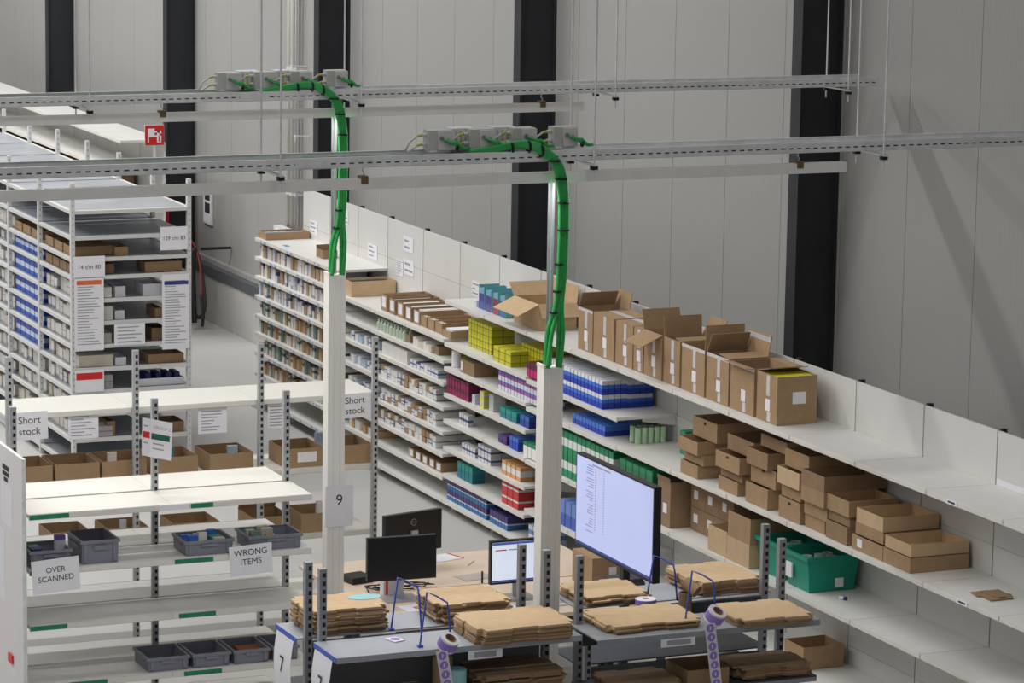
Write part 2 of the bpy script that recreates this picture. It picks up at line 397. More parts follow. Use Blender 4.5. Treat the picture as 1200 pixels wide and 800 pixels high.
# ================================================================== WALL SHELVING
G, GF = 11.82, 11.28                      # back panel face and shelf front of the wall run
PTOP = 2.365
def upright_mat():
    if 'upright' in MATS: return MATS['upright']
    m = bpy.data.materials.new('slotted_upright'); m.use_nodes = True; MATS['upright'] = m
    nt = m.node_tree; b = nt.nodes['Principled BSDF']; b.inputs['Roughness'].default_value = .5
    tc = nt.nodes.new('ShaderNodeTexCoord'); sep = nt.nodes.new('ShaderNodeSeparateXYZ'); nt.links.new(tc.outputs['Object'], sep.inputs[0])
    mu = nt.nodes.new('ShaderNodeMath'); mu.operation = 'MULTIPLY'; mu.inputs[1].default_value = 20.; nt.links.new(sep.outputs[2], mu.inputs[0])
    fr = nt.nodes.new('ShaderNodeMath'); fr.operation = 'FRACT'; nt.links.new(mu.outputs[0], fr.inputs[0])
    rp = nt.nodes.new('ShaderNodeValToRGB'); rp.color_ramp.interpolation = 'CONSTANT'
    rp.color_ramp.elements[0].color = lin((40, 40, 46))+(1,); rp.color_ramp.elements[1].position = .6; rp.color_ramp.elements[1].color = lin((140, 140, 140))+(1,)
    nt.links.new(fr.outputs[0], rp.inputs[0]); nt.links.new(rp.outputs[0], b.inputs['Base Color'])
    return m
M_UPR = upright_mat()
def shelf_part(t, x0, x1, y0, y1, z, strip=True, m=None, front=-1, blue=0, seed=0, bracket=False):
    """shelf deck with lip towards y0 (front -1); local coordinates of t"""
    m = m or M_WHITE
    b = MB(); b.box(x0, x1, y0+.004, y1, z-.026, z); b.box(x0, x1, y0, y0+.004, z-.038, z+.002)
    o = obj('shelf', b, m, t)
    if strip:
        obj('price_strip', MB().box(x0+.006, x1-.006, y0-.004, y0-.0005, z-.034, z-.002), M_CREAM, o)
    if bracket: obj('bracket', MB().hexa([(x1-.02, y1-.30, z-.05), (x1-.016, y1-.30, z-.05), (x1-.016, y1, z-.10), (x1-.02, y1, z-.10),
                              (x1-.02, y1-.30, z-.027), (x1-.016, y1-.30, z-.027), (x1-.016, y1, z-.027), (x1-.02, y1, z-.027)]), M_WHITE, o)
    if blue:
        rg = random.Random(seed); lb = MB(); xx = x0+.03
        while xx < x1-.06:
            ww = rg.uniform(.03, .09)
            if rg.random() < .6: lb.box(xx, xx+ww, y0-.0055, y0-.0042, z-.03, z-.006)
            xx += ww+rg.uniform(.03, .12)
        q = obj('price_label', lb, mat('blue_label', (158, 176, 214), .5), o); q['kind'] = 'stuff'
    return o
def wall_bay(x0, x1, label, levels, ptop=PTOP, blue=0, yb=G, yf=GF, ends=False):
    t = thing('shelving_bay', label, 'shelf', (x0, 0, 0))
    w = x1-x0; z = ptop; i = 0
    while z > .15:
        zb = max(.11, z-.40)
        obj('back_panel', MB().box(.014, w-.001, yb, yb+.018, zb+.0015, z-.0015), M_PANEL, t); z -= .40
    obj('upright', MB().box(.001, .034, yb+.0185, yb+.06, 0, ptop+.012), M_UPR, t)
    obj('foot', MB().box(.004, .044, yf+.09, yb, 0, .085), M_WHITE, t)
    for k, zl in enumerate(levels):
        shelf_part(t, .003, w-.003, yf, yb-.001, zl, True, None, -1, blue, k, ends)
    return t
XS = [-33.2, -32.36, -31.52, -30.67, -29.71, -28.76, -27.80, -26.85, -25.90, -24.96, -24.03, -23.01, -22.03, -21.05, -20.06, -19.07, -18.08, -17.09]
LA = [1.85, 1.65, 1.445, 1.235, 1.03, .835, .62, .40, .15]
LB = [1.62, 1.42, 1.21, .98, .75, .54, .33, .12]
LC = [1.99, 1.595, 1.365, 1.12, .875, .62, .365, .12]
LD = [1.99, 1.575, 1.335, .865, .43, .12]
LE = [1.99, 1.345, .84, .22]
BAYS = ['end bay of wall shelving with long low carton on top', 'wall shelving bay of upright white medicine cartons beside the end bay',
        'wall shelving bay with small notched carton on its top shelf', 'wall shelving bay with deep brown carton under the higher top shelf',
        'wall shelving bay with row of tall carton trays on top', 'wall shelving bay with white lidded carton tray on top',
        'wall shelving bay with purple glass tumbler packs on its top shelf', 'wall shelving bay topped by wide open tan carton',
        'wall shelving bay holding magenta packs behind the service pole', 'wall shelving bay with layered royal blue packs',
        'wall shelving bay with green topped glasses above green tall packs', 'wall shelving bay above the labelled brown cartons',
        'wall shelving bay with leaning piles of shallow cartons', 'wall shelving bay topped by carton of yellow packs',
        'wall shelving bay with teal crates on its lower shelf', 'wall shelving bay with one flat cardboard piece on it',
        'empty wall shelving bay beside the one with flat cardboard', 'last empty wall shelving bay']
for i in range(17):
    lv = LA if i < 3 else LB if i < 6 else LC if i < 8 else LD if i < 10 else LE
    wall_bay(XS[i], XS[i+1], BAYS[i], lv, PTOP, 1 if i < 3 else 0, ends=i in (5, 7, 9))
# ---- packs
def pack_mesh(w, d, h): return cached(('pack', round(w, 3), round(d, 3), round(h, 3)), lambda: MB().box(-w/2, w/2, -d/2, d/2, 0, h))
def pack(name, w, d, h, m, loc, label, cat, group, rz=0):
    o = share(name, pack_mesh(w, d, h), m, None, loc, rz); return tag(o, label, cat, group)
def row(name, px0, px1, z, w, d, h, m, label, group, cat='box', inset=.03, rows=1, layers=1, gap=.006, taper=0, jit=.0, hj=0., yf=GF, seed=1):
    """packs side by side along a shelf front, between two picture columns"""
    rg = random.Random(seed)
    xa, xb = sx(px0, yf+inset, z), sx(px1, yf+inset, z)
    ms = m if isinstance(m, (list, tuple)) else [m]
    nn = max(1, int((xb-xa+gap)/(w+gap)))
    for L in range(layers):
        for r in range(rows):
            for k in range(nn):
                if L < layers-1 and 0 < r and k < nn-1: continue      # nothing shows of the packs inside a block
                hh = h if not hj else h*(1-hj*rg.choice((0, .25, .5, .75, 1)))
                y = yf+inset+d/2+r*(d+gap)+(rg.uniform(0, jit) if jit else 0)
                pack(name, w, d, hh, rg.choice(ms), (xa+w/2+k*(w+gap), y, z+.002+L*(h+.001)), label, cat, group)
# prints
Pblue = banded('blue_pack', [(0, (34, 62, 190)), (.42, (60, 120, 220)), (.7, (232, 234, 240))])
Pblue2 = banded('royal_pack', [(0, (40, 66, 190)), (.5, (74, 132, 226))])
Pyel = banded('yellow_pack', [(0, (206, 200, 40)), (.45, (120, 120, 40)), (.56, (214, 208, 46))])
Pmag = banded('magenta_pack', [(0, (196, 36, 110)), (.55, (96, 40, 60))])
Ppink = banded('pink_white_pack', [(0, (222, 224, 236)), (.5, (180, 90, 150)), (.7, (120, 110, 190))])
Pnavy = banded('navy_pack', [(0, (58, 120, 180)), (.38, (206, 214, 228)), (.5, (76, 62, 120))])
Pred = banded('red_pack', [(0, (208, 58, 56)), (.55, (232, 226, 220)), (.72, (204, 52, 50))])
Pgreen = banded('green_pack', [(0, (30, 146, 96)), (.35, (226, 232, 230)), (.7, (26, 136, 88))])
Pgreen2 = banded('dark_green_pack', [(0, (22, 120, 78)), (.8, (30, 140, 94))])
Pgw = banded('green_white_pack', [(0, (240, 240, 236)), (.75, (40, 140, 96))])
Pteal = banded('teal_pack', [(0, (30, 130, 140)), (.6, (40, 160, 150))])
Porange = banded('orange_white_pack', [(0, (232, 160, 96)), (.3, (236, 234, 228)), (.75, (230, 170, 110))])
Pbw = banded('white_dots_pack', [(0, (222, 222, 226)), (.35, (90, 96, 140)), (.6, (228, 228, 230))])
Pwh = [mat('carton_white', (222, 220, 214), .6), mat('carton_ivory', (206, 198, 184), .6), mat('carton_bluish', (196, 200, 214), .6), banded('carton_navy_top', [(0, (220, 218, 214)), (.72, (64, 76, 128))]),
       banded('carton_red_spot', [(0, (220, 216, 212)), (.45, (192, 150, 150)), (.55, (222, 219, 214))]), banded('carton_grey_foot', [(0, (150, 150, 160)), (.25, (222, 220, 216))])]
Pgr = [mat('carton_green_grey', (120, 140, 128), .6), banded('carton_green_band', [(0, (214, 212, 204)), (.5, (70, 110, 92)), (.75, (214, 212, 204))]), mat('carton_tan', (186, 152, 112), .7), mat('carton_white2', (216, 214, 206), .6)]
Plb = [mat('carton_pale_blue', (170, 190, 206), .6), mat('carton_white3', (220, 220, 220), .6), banded('carton_blue_line', [(0, (216, 216, 218)), (.4, (70, 90, 170)), (.6, (216, 216, 218))])]
# ---- cartons
def shell(w, d, h, t=.006):
    b = MB(); b.box(-w/2, w/2, -d/2, d/2, 0, t)
    b.box(-w/2, w/2, -d/2, -d/2+t, t, h).box(-w/2, w/2, d/2-t, d/2, t, h)
    b.box(-w/2, -w/2+t, -d/2+t, d/2-t, t, h).box(w/2-t, w/2, -d/2+t, d/2-t, t, h)
    return b
def flap(t, w, d, h, side, ang, frac=.5, m=None):
    """flap hinged on a top edge; side is one of '-y','+y','-x','+x'; ang 0 = closed flat, 90 = upright, 200 = folded out and down"""
    a = math.radians(ang); T = .005; Lx = (d if side[1] == 'y' else w)*frac
    c, s = math.cos(a), math.sin(a)
    if side == '-y': e0, e1, inn = Vector((-w/2, -d/2, h)), Vector((w/2, -d/2, h)), Vector((0, 1, 0))
    elif side == '+y': e0, e1, inn = Vector((-w/2, d/2, h)), Vector((w/2, d/2, h)), Vector((0, -1, 0))
    elif side == '-x': e0, e1, inn = Vector((-w/2, -d/2, h)), Vector((-w/2, d/2, h)), Vector((1, 0, 0))
    else: e0, e1, inn = Vector((w/2, -d/2, h)), Vector((w/2, d/2, h)), Vector((-1, 0, 0))
    v = inn*(c*Lx)+Vector((0, 0, s*Lx)); nrm = (Vector((0, 0, 1))*c-inn*s)*T
    return obj('flap', MB().slab([e0, e1, e1+v, e0+v], nrm), m or M_CARD, t)
def carton(x, y, z, w, d, h, label, cat='box', group=None, m=None, rz=0, flaps=(), lid=False, tape=(), stickers=(), name='carton', holes=0):
    m = m or M_CARD
    t = thing(name, label, cat, (x, y, z+.002), rz, group)
    obj('body', shell(w, d, h) if not lid else MB().box(-w/2, w/2, -d/2, d/2, 0, h), m, t)
    if lid: obj('closing_tape', MB().box(-w/2, w/2, -.03, .03, h, h+.0015), M_TAPE, t)
    for f in flaps: flap(t, w, d, h, *f, m=m)
    for tp in tape:                       # strip down the front face at fraction tp
        obj('tape', MB().box(tp*w-.025, tp*w+.025, -d/2-.0015, -d/2, h*.55, h*.98), M_TAPE, t)
    for (side, a, b, sw, sh) in stickers:
        if side == 'f': obj('sticker', MB().box(a*w-sw/2, a*w+sw/2, -d/2-.002, -d/2-.0002, b*h-sh/2, b*h+sh/2), M_PAPER, t)
        else: obj('sticker', MB().box(w/2+.0002, w/2+.002, a*d-sw/2, a*d+sw/2, b*h-sh/2, b*h+sh/2), M_PAPER, t)
    for k in range(holes): obj('hand_hole', MB().box(-.02+w*.1*k, .02+w*.1*k, -d/2-.0012, -d/2-.0002, h*.72, h*.86), M_SLOT, t)
    return t
# ---- unit A and B: filed medicine cartons, shelf by shelf
ORD = ['top', 'second', 'third', 'fourth', 'fifth', 'sixth', 'seventh', 'eighth', 'ninth']
for k, z in enumerate(LA[1:8]):
    pal = Pwh if k < 3 else Pgr
    hh = .158 if k < 3 else .152
    lab = ('small white medicine carton filed upright on ' if k < 3 else 'greenish or tan medicine carton filed upright on ')+ORD[k+1]+' shelf of the end wall bays'
    row('medicine_carton', 303, 384, z, .062, .44, hh, pal+[M_CARD], lab, 'cartons on '+ORD[k+1]+' shelf of end wall bays', hj=.35, jit=.03, inset=.035, seed=k)
z = LA[0]
carton(XS[0]+.135, GF+.28, z, .26, .49, .075, 'long low brown carton at the free end of the wall shelving', m=M_CARD)
for k in range(5): pack('blister_pack', .05, .07, .06, Plb[0], (XS[0]+.135, GF+.1+.085*k, z+.01), 'pale blue pack standing in long low carton', 'box', 'blue packs in the long low carton')
t = carton(sx(383, GF+.22, z), GF+.22, z, .2, .16, .085, 'small notched brown carton on cream shelf top', m=M_CARD3)
obj('raised_corner', MB().box(-.1, -.094, -.08, .08, .085, .12), M_CARD3, t)
pack('label_card', .10, .05, .004, mat('teal_card', (60, 160, 180), .6), (sx(331, GF+.06, z), GF+.10, z), 'small blue card lying on cream shelf top', 'card', None)
# B top: deep carton, tall tray row, lidded tray
z = LB[0]
xd = max(XS[3]+.145, sx(456, GF+.5, z)-.13)
carton(xd, GF+.29, z, .26, .47, .15, 'deep plain brown carton with dark packs inside, beside tall carton trays', m=M_CARD2)
pack('file_stack', .2, .38, .12, mat('dark_teal_pack', (36, 60, 66), .6), (xd, GF+.29, z+.012), 'dark packs filling deep plain carton', 'box', None)
for k in range(5):
    xx = sx(443+9.5*k, GF+.03, z)+.08
    carton(xx, GF+.29, z, .155, .46, .155-.006*k, 'tall narrow brown carton tray in the row of five', group='row of five tall carton trays', m=M_CARD3 if k % 2 else M_CARD, stickers=(('f', 0, .55, .1, .1),), name='carton_tray')
    for q in range(2): pack('medicine_carton', .055, .36, .12, Pwh[q], (xx-.035+.07*q, GF+.29, z+.012), 'white pack standing in a tall carton tray', 'box', 'packs in the tall carton trays')
for k in range(3):
    xx = sx(487+9*k, GF+.03, z)+.09
    carton(xx, GF+.29, z, .165, .44, .10, 'low brown carton tray with crumpled white packs', group='three low carton trays with white packs', name='carton_tray')
    for q in range(4): pack('medicine_carton', .03, .05, .085-.01*(q % 2), Pwh[q % 2], (xx-.055+.035*q, GF+.11, z+.012), 'small white bottle box in low carton tray', 'box', 'bottle boxes in low carton trays')
t = carton(sx(529, GF+.1, z), GF+.25, z, .2, .40, .065, 'low brown carton tray with white sheet lying on it', lid=False)
pack('paper_stack', .17, .34, .068, M_PAPER, (sx(529, GF+.1, z), GF+.25, z+.01), 'white paper stack lying in low carton tray', 'paper', None)
# B second to bottom
def mixed(px0, px1, z, pal, lab, grp, h, w=.07, d=.36, hj=.3, seed=0): row('pill_carton', px0, px1, z, w, d, h, pal, lab, grp, hj=hj, jit=.04, seed=seed)
z = LB[1]
bm_ = MB().tube([(0, 0, 0), (0, 0, .07), (0, 0, .085), (0, 0, .088), (0, 0, .11)], [.024, .024, .012, .012, .012], 10)
bme = bm_.mesh('clear_bottle'); xa = sx(442, GF+.04, z)
for k in range(13):
    for r in range(2): tag(share('clear_bottle', bme, mat('pale_green_bottle', (190, 204, 184), .3), None, (xa+.03+k*.057, GF+.05+.06*r+.012*(k % 3), z+.002)), 'pale green bottle on second shelf below the carton trays', 'bottle', 'pale green bottles')
pack('carton_tray', .10, .3, .07, M_CARD3, (sx(478, GF+.05, z), GF+.2, z+.002), 'small brown carton beside pale green bottles', 'box', None)
row('medicine_carton', 484, 505, z, .06, .3, .09, Pwh[:2], 'white medicine carton between brown carton and white roll', 'white cartons beside white roll', hj=.4)
carton(min(sx(505, GF+.03, z)+.085, XS[6]-.07), GF+.2, z, .12, .3, .08, 'small brown carton tray beside the white roll', m=M_CARD3)
o = tag(obj('paper_roll', MB().tube([(0, 0, 0), (0, 0, .15)], .045, 20), M_PAPER, None, (XS[6]+.06, GF+.10, LC[2]+.03)), 'white upright paper roll beside yellow packs', 'roll')
o.location.z = LC[2]+.002
for k, z in enumerate(LB[2:7]):
    j = k+2
    lab = 'white or pale medicine carton lying on '+ORD[j]+' shelf under the carton trays'
    mixed(408, 441, z, Plb if k < 3 else Pgr[2:], 'pale blue or white pack on '+ORD[j]+' shelf beside the service pole', 'packs on '+ORD[j]+' shelf beside service pole', .085, seed=k)
    if k == 0:
        row('pill_carton', 448, 478, z, .045, .34, .12, Pwh[0], lab, 'cartons on '+ORD[j]+' shelf under the carton trays', seed=k)
        row('pill_carton', 480, 515, z, .085, .30, .07, [Pwh[3], Plb[2], Pwh[0]], lab, 'cartons on '+ORD[j]+' shelf under the carton trays', seed=k)
    elif k in (1, 2, 3):
        row('pill_carton', 445, 512, z, .085, .40, .058, [Pwh[0], Plb[2], Pwh[5], Plb[1], M_CARD], lab, 'cartons on '+ORD[j]+' shelf under the carton trays', seed=k, layers=2, hj=.2, jit=.02)
    else:
        for q in range(5): carton(sx(478+8*q, GF+.04, z)+.06, GF+.24, z, .12, .38, .085, 'brown carton tray of white packs on second lowest shelf', group='trays on second lowest shelf', stickers=(('f', 0, .5, .09, .06),), name='carton_tray')
# ---- unit C
z = LC[0]
for k, c in enumerate(((70, 70, 150), (84, 66, 140), (150, 50, 80), (60, 90, 150))):
    pm_ = banded('tumbler_pack%d' % k, [(0, tuple(min(255, v+20) for v in c)), (.35, c), (.75, (120, 170, 190))])
    t = thing('tumbler_pack', 'tall dark tumbler pack with glassy teal top beside open tan carton', 'box', (sx(569+8.2*k, GF+.17, z)+.07, GF+.2, z+.002), 0, 'tumbler packs')
    obj('sleeve', MB().box(-.06, .06, -.1, .1, 0, .19), pm_, t)
    for q_ in (-.062, .062): obj('clear_rim', MB().box(q_-.0018, q_+.0018, -.1, .1, .0, .215), mat('teal_glass', (110, 180, 190), .2), t)
carton(sx(557, GF+.1, z), GF+.16, z, .06, .12, .05, 'small pale pack lying beside the tumbler packs', m=Pwh[2], lid=False, name='pill_pack')
xo = sx(601, GF+.10, z)
carton(xo+.27, GF+.29, z, .54, .36, .23, 'wide tan carton with all flaps folded open', m=M_CARD2, flaps=(('-y', 205, .62), ('+x', 232, .26), ('+y', 96, .4), ('-x', 140, .3)))
# the row of tall cartons on the top shelf
tall = [(677, 694, 'up', 'tall carton with upright flap, next to wide open tan carton'), (695, 719, 'lid', 'tall taped carton between upright flap carton and pair of taped cartons'),
        (721, 741, 'lid', 'tall taped carton, first of the pair with white tape'), (742, 753, 'lid', 'narrow tall taped carton beside the half open carton'),
        (754, 775, 'out', 'half open tall carton with flap folded out to the aisle'), (777, 796, 'up2', 'tall carton with dark raised flap'),
        (798, 825, 'sheet', 'tall taped carton with clear taped flap standing up'), (827, 853, 'tape', 'tall carton with white taped flap raised'),
        (855, 883, 'open', 'tall open carton beside the carton of yellow packs'), (886, 910, 'yellow', 'tall carton filled with yellow packs')]
z = 1.99
for i, (a, b, kind, lab) in enumerate(tall):
    yi = GF+.075
    xa, xb = sx(a, yi, z), sx(b, yi, z); w_, d_, h_ = xb-xa-.006, .335, .355 if i < 4 else .365
    fl = {'up': (('-x', 60, .5), ('+y', 100, .42)), 'lid': (), 'out': (('-y', 205, .6), ('-x', 110, .5)), 'up2': (('+y', 118, .5), ('-x', 95, .55), ('+x', 10, .3)),
          'sheet': (('+x', 92, .5),), 'tape': (('-x', 62, .45), ('+y', 100, .5), ('+x', 5, .45)), 'open': (('+y', 175, .2), ('-y', 172, .2)), 'yellow': (('-x', 12, .55),)}[kind]
    t = carton(xa+w_/2+.003, yi+d_/2, z, w_, d_, h_, lab, lid=(kind in ('lid',)), flaps=fl, m=M_CARD, tape=(0.05,) if i != 8 else (),
               stickers=(('f', .05, .36, .07, .09),)+((('s', .05, .55, .11, .09),) if kind == 'yellow' else ()))
    obj('tape', MB().box(.03*w_, .03*w_+.05, -d_/2-.0016, -d_/2-.0001, .01, h_*.22), M_TAPE, t)
    if kind in ('sheet', 'tape', 'up', 'open'): obj('edge_tape', MB().box(-w_/2-.001, w_/2+.0012, -d_/2-.0014, -d_/2-.0001, h_*.93, h_), M_TAPE, t)
    if kind == 'tape': obj('flap_tape', MB().box(-w_/2, w_/2, d_/2+.02, d_/2+.024, h_+.10, h_+.15), M_TAPE, t)
    if kind == 'yellow':
        for q in range(6):
            for r in range(2):
                pack('yellow_pack', w_/2-.02, .045, .05, Pyel, (xa+w_*(.27+.47*r)+.003, yi+.035+.052*q, z+h_-.055), 'yellow pack lying in the tall carton', 'box', 'yellow packs in the tall carton')
# shelf 2
z = LC[1]
row('yellow_pack', 549, 577, z, .062, .11, .062, Pyel, 'yellow pack in the block nearest the paper tray shelf', 'yellow packs on the shelf', inset=.13, rows=2, layers=4, seed=3)
row('yellow_pack', 578, 603, z, .13, .085, .066, Pyel, 'long yellow pack in the block under the open tan carton', 'long yellow packs', inset=.05, rows=3, layers=2, seed=4)
row('yellow_pack', 611, 642, z, .062, .11, .062, Pyel, 'yellow pack in the low row beside magenta packs', 'low row of yellow packs', inset=.22, rows=2, layers=3, seed=5)
row('magenta_pack', 617, 645, z, .07, .10, .125, Pmag, 'magenta pack with dark top on the shelf above pink packs', 'magenta packs', inset=.02, rows=2, layers=1, seed=6)
# shelf 3
z = LC[2]
row('yellow_pack', 533, 540, z, .06, .09, .07, Pyel, 'yellow pack between white roll and brown carton', 'yellow packs beside white roll', inset=.12, rows=2, layers=2)
row('yellow_pack', 540, 562, z, .06, .09, .08, Pyel, 'yellow pack behind the low closed brown carton', 'yellow packs behind brown carton', inset=.37, rows=1, layers=2)
carton(sx(538, GF+.03, z)+.17, GF+.19, z, .33, .30, .12, 'low closed brown carton in front of small yellow packs', lid=True, m=M_CARD3, stickers=(('f', -.4, .5, .04, .08),))
row('pink_pack', 584, 637, z, .065, .10, .085, Ppink, 'white and pink pack in the long double row', 'white and pink packs', inset=.03, rows=2, layers=2)
# shelf 4
z = LC[3]
row('wine_pack', 523, 552, z, .062, .1, .085, banded('wine_pack', [(0, (150, 40, 90)), (.6, (110, 44, 70))]), 'wine red pack in double row under brown carton', 'wine red packs', inset=.03, rows=3, layers=2)
row('pale_pack', 553, 560, z, .075, .1, .08, Pwh[2], 'pale pack between wine red and lemon packs', 'pale packs beside lemon packs', inset=.05, rows=2)
row('lemon_pack', 562, 572, z, .1, .12, .075, banded('lemon_pack', [(0, (226, 214, 90)), (.4, (190, 206, 226)), (.6, (230, 220, 110))]), 'pale blue and lemon pack', 'lemon packs', inset=.04, layers=2)
row('clear_pack', 573, 581, z, .1, .12, .15, mat('clear_grey_pack', (190, 192, 190), .3), 'clear grey pack beside lemon pack', 'clear packs', inset=.06)
row('teal_pack', 586, 606, z, .12, .14, .09, Pteal, 'teal pack on shelf under pink packs', 'teal packs under pink packs', inset=.04)
row('blue_carton', 609, 624, z, .1, .12, .1, banded('royal_carton', [(0, (40, 70, 170)), (.6, (60, 110, 190))]), 'royal blue pack beside teal packs', 'royal blue packs beside teal packs', inset=.05, rows=2)
z = LD[2]
# shelf 5
z = LC[4]
row('small_bottle_box', 538, 551, z, .05, .05, .10, Pbw, 'small white bottle box standing alone on empty shelf', 'bottle boxes on the emptiest shelf', inset=.06, rows=1)
row('purple_pack', 584, 596, z, .09, .12, .075, banded('purple_pack', [(0, (70, 40, 110)), (.5, (96, 60, 140))]), 'dark purple pack beside bright blue packs', 'dark purple packs', inset=.06)
row('bright_blue_pack', 597, 610, z, .06, .1, .11, banded('bright_blue_pack', [(0, (40, 80, 200)), (.7, (80, 130, 220))]), 'bright blue pack beside dark purple pack', 'bright blue packs', inset=.05, rows=2)
row('green_white_pack', 613, 640, z, .09, .12, .13, Pgw, 'white pack with green top beside bright blue packs', 'white packs with green tops', inset=.03)
row('green_pack', 618, 642, LC[3], .06, .1, .14, Pgreen2, 'dark green pack on shelf above bright blue packs', 'dark green packs', inset=.03, rows=2) if False else None
# shelf 6
z = LC[5]
row('small_bottle_box', 541, 558, z, .06, .06, .085, Pbw, 'small white bottle box on shelf above teal packs', 'bottle boxes above teal packs', inset=.06)
row('dotted_pack', 560, 576, z, .07, .1, .075, Pbw, 'white pack with dark stripe stacked two high', 'striped white packs', inset=.06, rows=2, layers=2)
row('orange_pack', 588, 612, z, .1, .12, .12, Porange, 'white and orange pack above red packs', 'white and orange packs', inset=.04, rows=2)
# shelf 7
z = LC[6]
row('teal_pack', 536, 557, z, .085, .12, .15, Pteal, 'teal pack on shelf above navy packs', 'teal packs above navy packs', inset=.06, rows=1)
row('red_pack', 588, 612, z, .12, .14, .1, Pred, 'red and white pack stacked two high on second lowest shelf', 'red packs', inset=.03, rows=2, layers=2)
# base
z = LC[7]
row('navy_pack', 524, 572, z, .062, .11, .098, Pnavy, 'navy and pale blue pack in double row on the base shelf', 'navy packs on base shelf', inset=.04, rows=2, layers=2)
row('navy_pack', 574, 596, z, .062, .3, .12, Pnavy, 'navy pack at the low end of the base shelf row', 'low navy packs', inset=.04, rows=1)
row('white_blue_pack', 619, 640, z, .09, .2, .16, banded('wb_pack', [(0, (220, 224, 232)), (.5, (110, 140, 200)), (.75, (214, 220, 232))]), 'white and pale blue pack behind lit monitor', 'white and blue packs behind lit monitor', inset=.05, rows=1)
# ---- D bays
z = LD[1]
row('blue_pack', 640, 706, z, .066, .052, .118, Pblue, 'royal blue pack with white top in the two layer block', 'royal blue packs with white tops', inset=.03, rows=4, layers=2)
row('blue_pack', 690, 724, z, .066, .058, .108, Pblue, 'royal blue pack with white top in the block by the panel', 'blue packs by the panel', inset=.25, rows=4, layers=2) if False else None
xb_ = sx(706, GF+.03, z)
for L in range(2):
    for k in range(6):
        for r in range(4): pack('blue_pack', .066, .056, .112, Pblue, (xb_-.035-.07*k, GF+.285+.059*r, z+.002+L*.114), 'royal blue pack with white top in the block by the back panel', 'box', 'blue packs by the back panel')
z = LD[2]
row('royal_pack', 671, 712, z, .06, .32, .085, Pblue2, 'royal blue pack lying in the single row above green packs', 'royal blue packs in single row', inset=.08)
for k in range(5):
    for r in range(2):
        xx = sx(752, GF+.22, LE[1])-.10*r
        t = thing('drinking_glass', 'clear pale green glass with dark rim above green packs', 'glass', (xx-.03, GF+.20+.056*k, LE[1]+.002), 0, 'pale green glasses')
        obj('bowl', MB().ring((0, 0, .065), .02, .026, .13, 2, 14), mat('green_glass', (176, 206, 172), .2), t)
        obj('rim', MB().ring((0, 0, .134), .021, .027, .008, 2, 14), mat('glass_rim', (96, 110, 90), .4), t)
pack('green_box', .10, .13, .19, banded('green_soap', [(0, (30, 150, 110)), (.5, (200, 226, 216)), (.62, (30, 150, 110))]), (sx(786, GF+.25, LE[1]), GF+.42, LE[1]+.002), 'upright green box standing beside pale green glasses', 'box', None)
z = LD[3]
row('green_pack', 640, 719, z, .085, .12, .195, Pgreen, 'tall green and white pack behind the large screen', 'tall green and white packs', inset=.03, rows=1, layers=2)
z = LE[2]
row('green_pack', 725, 766, z, .12, .2, .2, Pgreen2, 'tall dark green pack between screen and brown cartons', 'tall dark green packs', inset=.03, layers=2)
z = LD[4]
row('blue_box', 655, 690, z, .12, .3, .22, banded('blue_box', [(0, (70, 100, 190)), (.5, (110, 140, 210))]), 'blue box low on the shelving behind the service pole', 'blue boxes behind the service pole', inset=.04)
# ---- E: brown cartons on the lower shelf
z = LE[2]
E3 = GF+.05
carton(sx(769, E3, z)+.12, E3+.17, z, .235, .33, .37, 'tall narrow carton with one leaf ajar beside green packs', m=M_CARD3, stickers=(('f', .1, .4, .07, .08),), flaps=(('-y', 100, .1),))
labs = ['lower labelled carton beside the tall narrow carton', 'upper labelled carton beside the tall narrow carton', 'lower labelled carton in the middle of the block', 'upper labelled carton in the middle of the block', 'lower labelled carton beside the open cartons', 'upper labelled carton beside the open cartons']
xx = sx(788, E3, z)
for k in range(3):
    w_ = .245
    for L in range(2):
        carton(xx+w_/2+k*(w_+.004), E3+.26, z+L*.192, w_, .2, .188, labs[k*2+L], lid=True, m=M_CARD3, stickers=(('f', -.15, .55, .07, .07),))
xx = sx(829, E3, z)
carton(xx+.19+.14, E3+.14-.02, z, .34, .34, .21, 'open brown carton in front of the labelled block', m=M_CARD2) if False else None
carton(sx(832, GF+.03, z)+.165, GF+.03+.13, z, .33, .26, .205, 'low open brown carton in front of labelled cartons', m=M_CARD2) if False else None
c1 = sx(829, GF+.02, z)
carton(c1+.16, GF+.02+.09, z, .32, .175, .2, 'low open brown carton beside labelled cartons', m=M_CARD2)
carton(c1+.325+.19, GF+.02+.2, z, .37, .4, .185, 'lower open carton of the pair beside teal crates', m=M_CARD2)
carton(c1+.325+.20, GF+.02+.21, z+.187, .37, .42, .195, 'upper open carton of the pair beside teal crates', m=M_CARD)
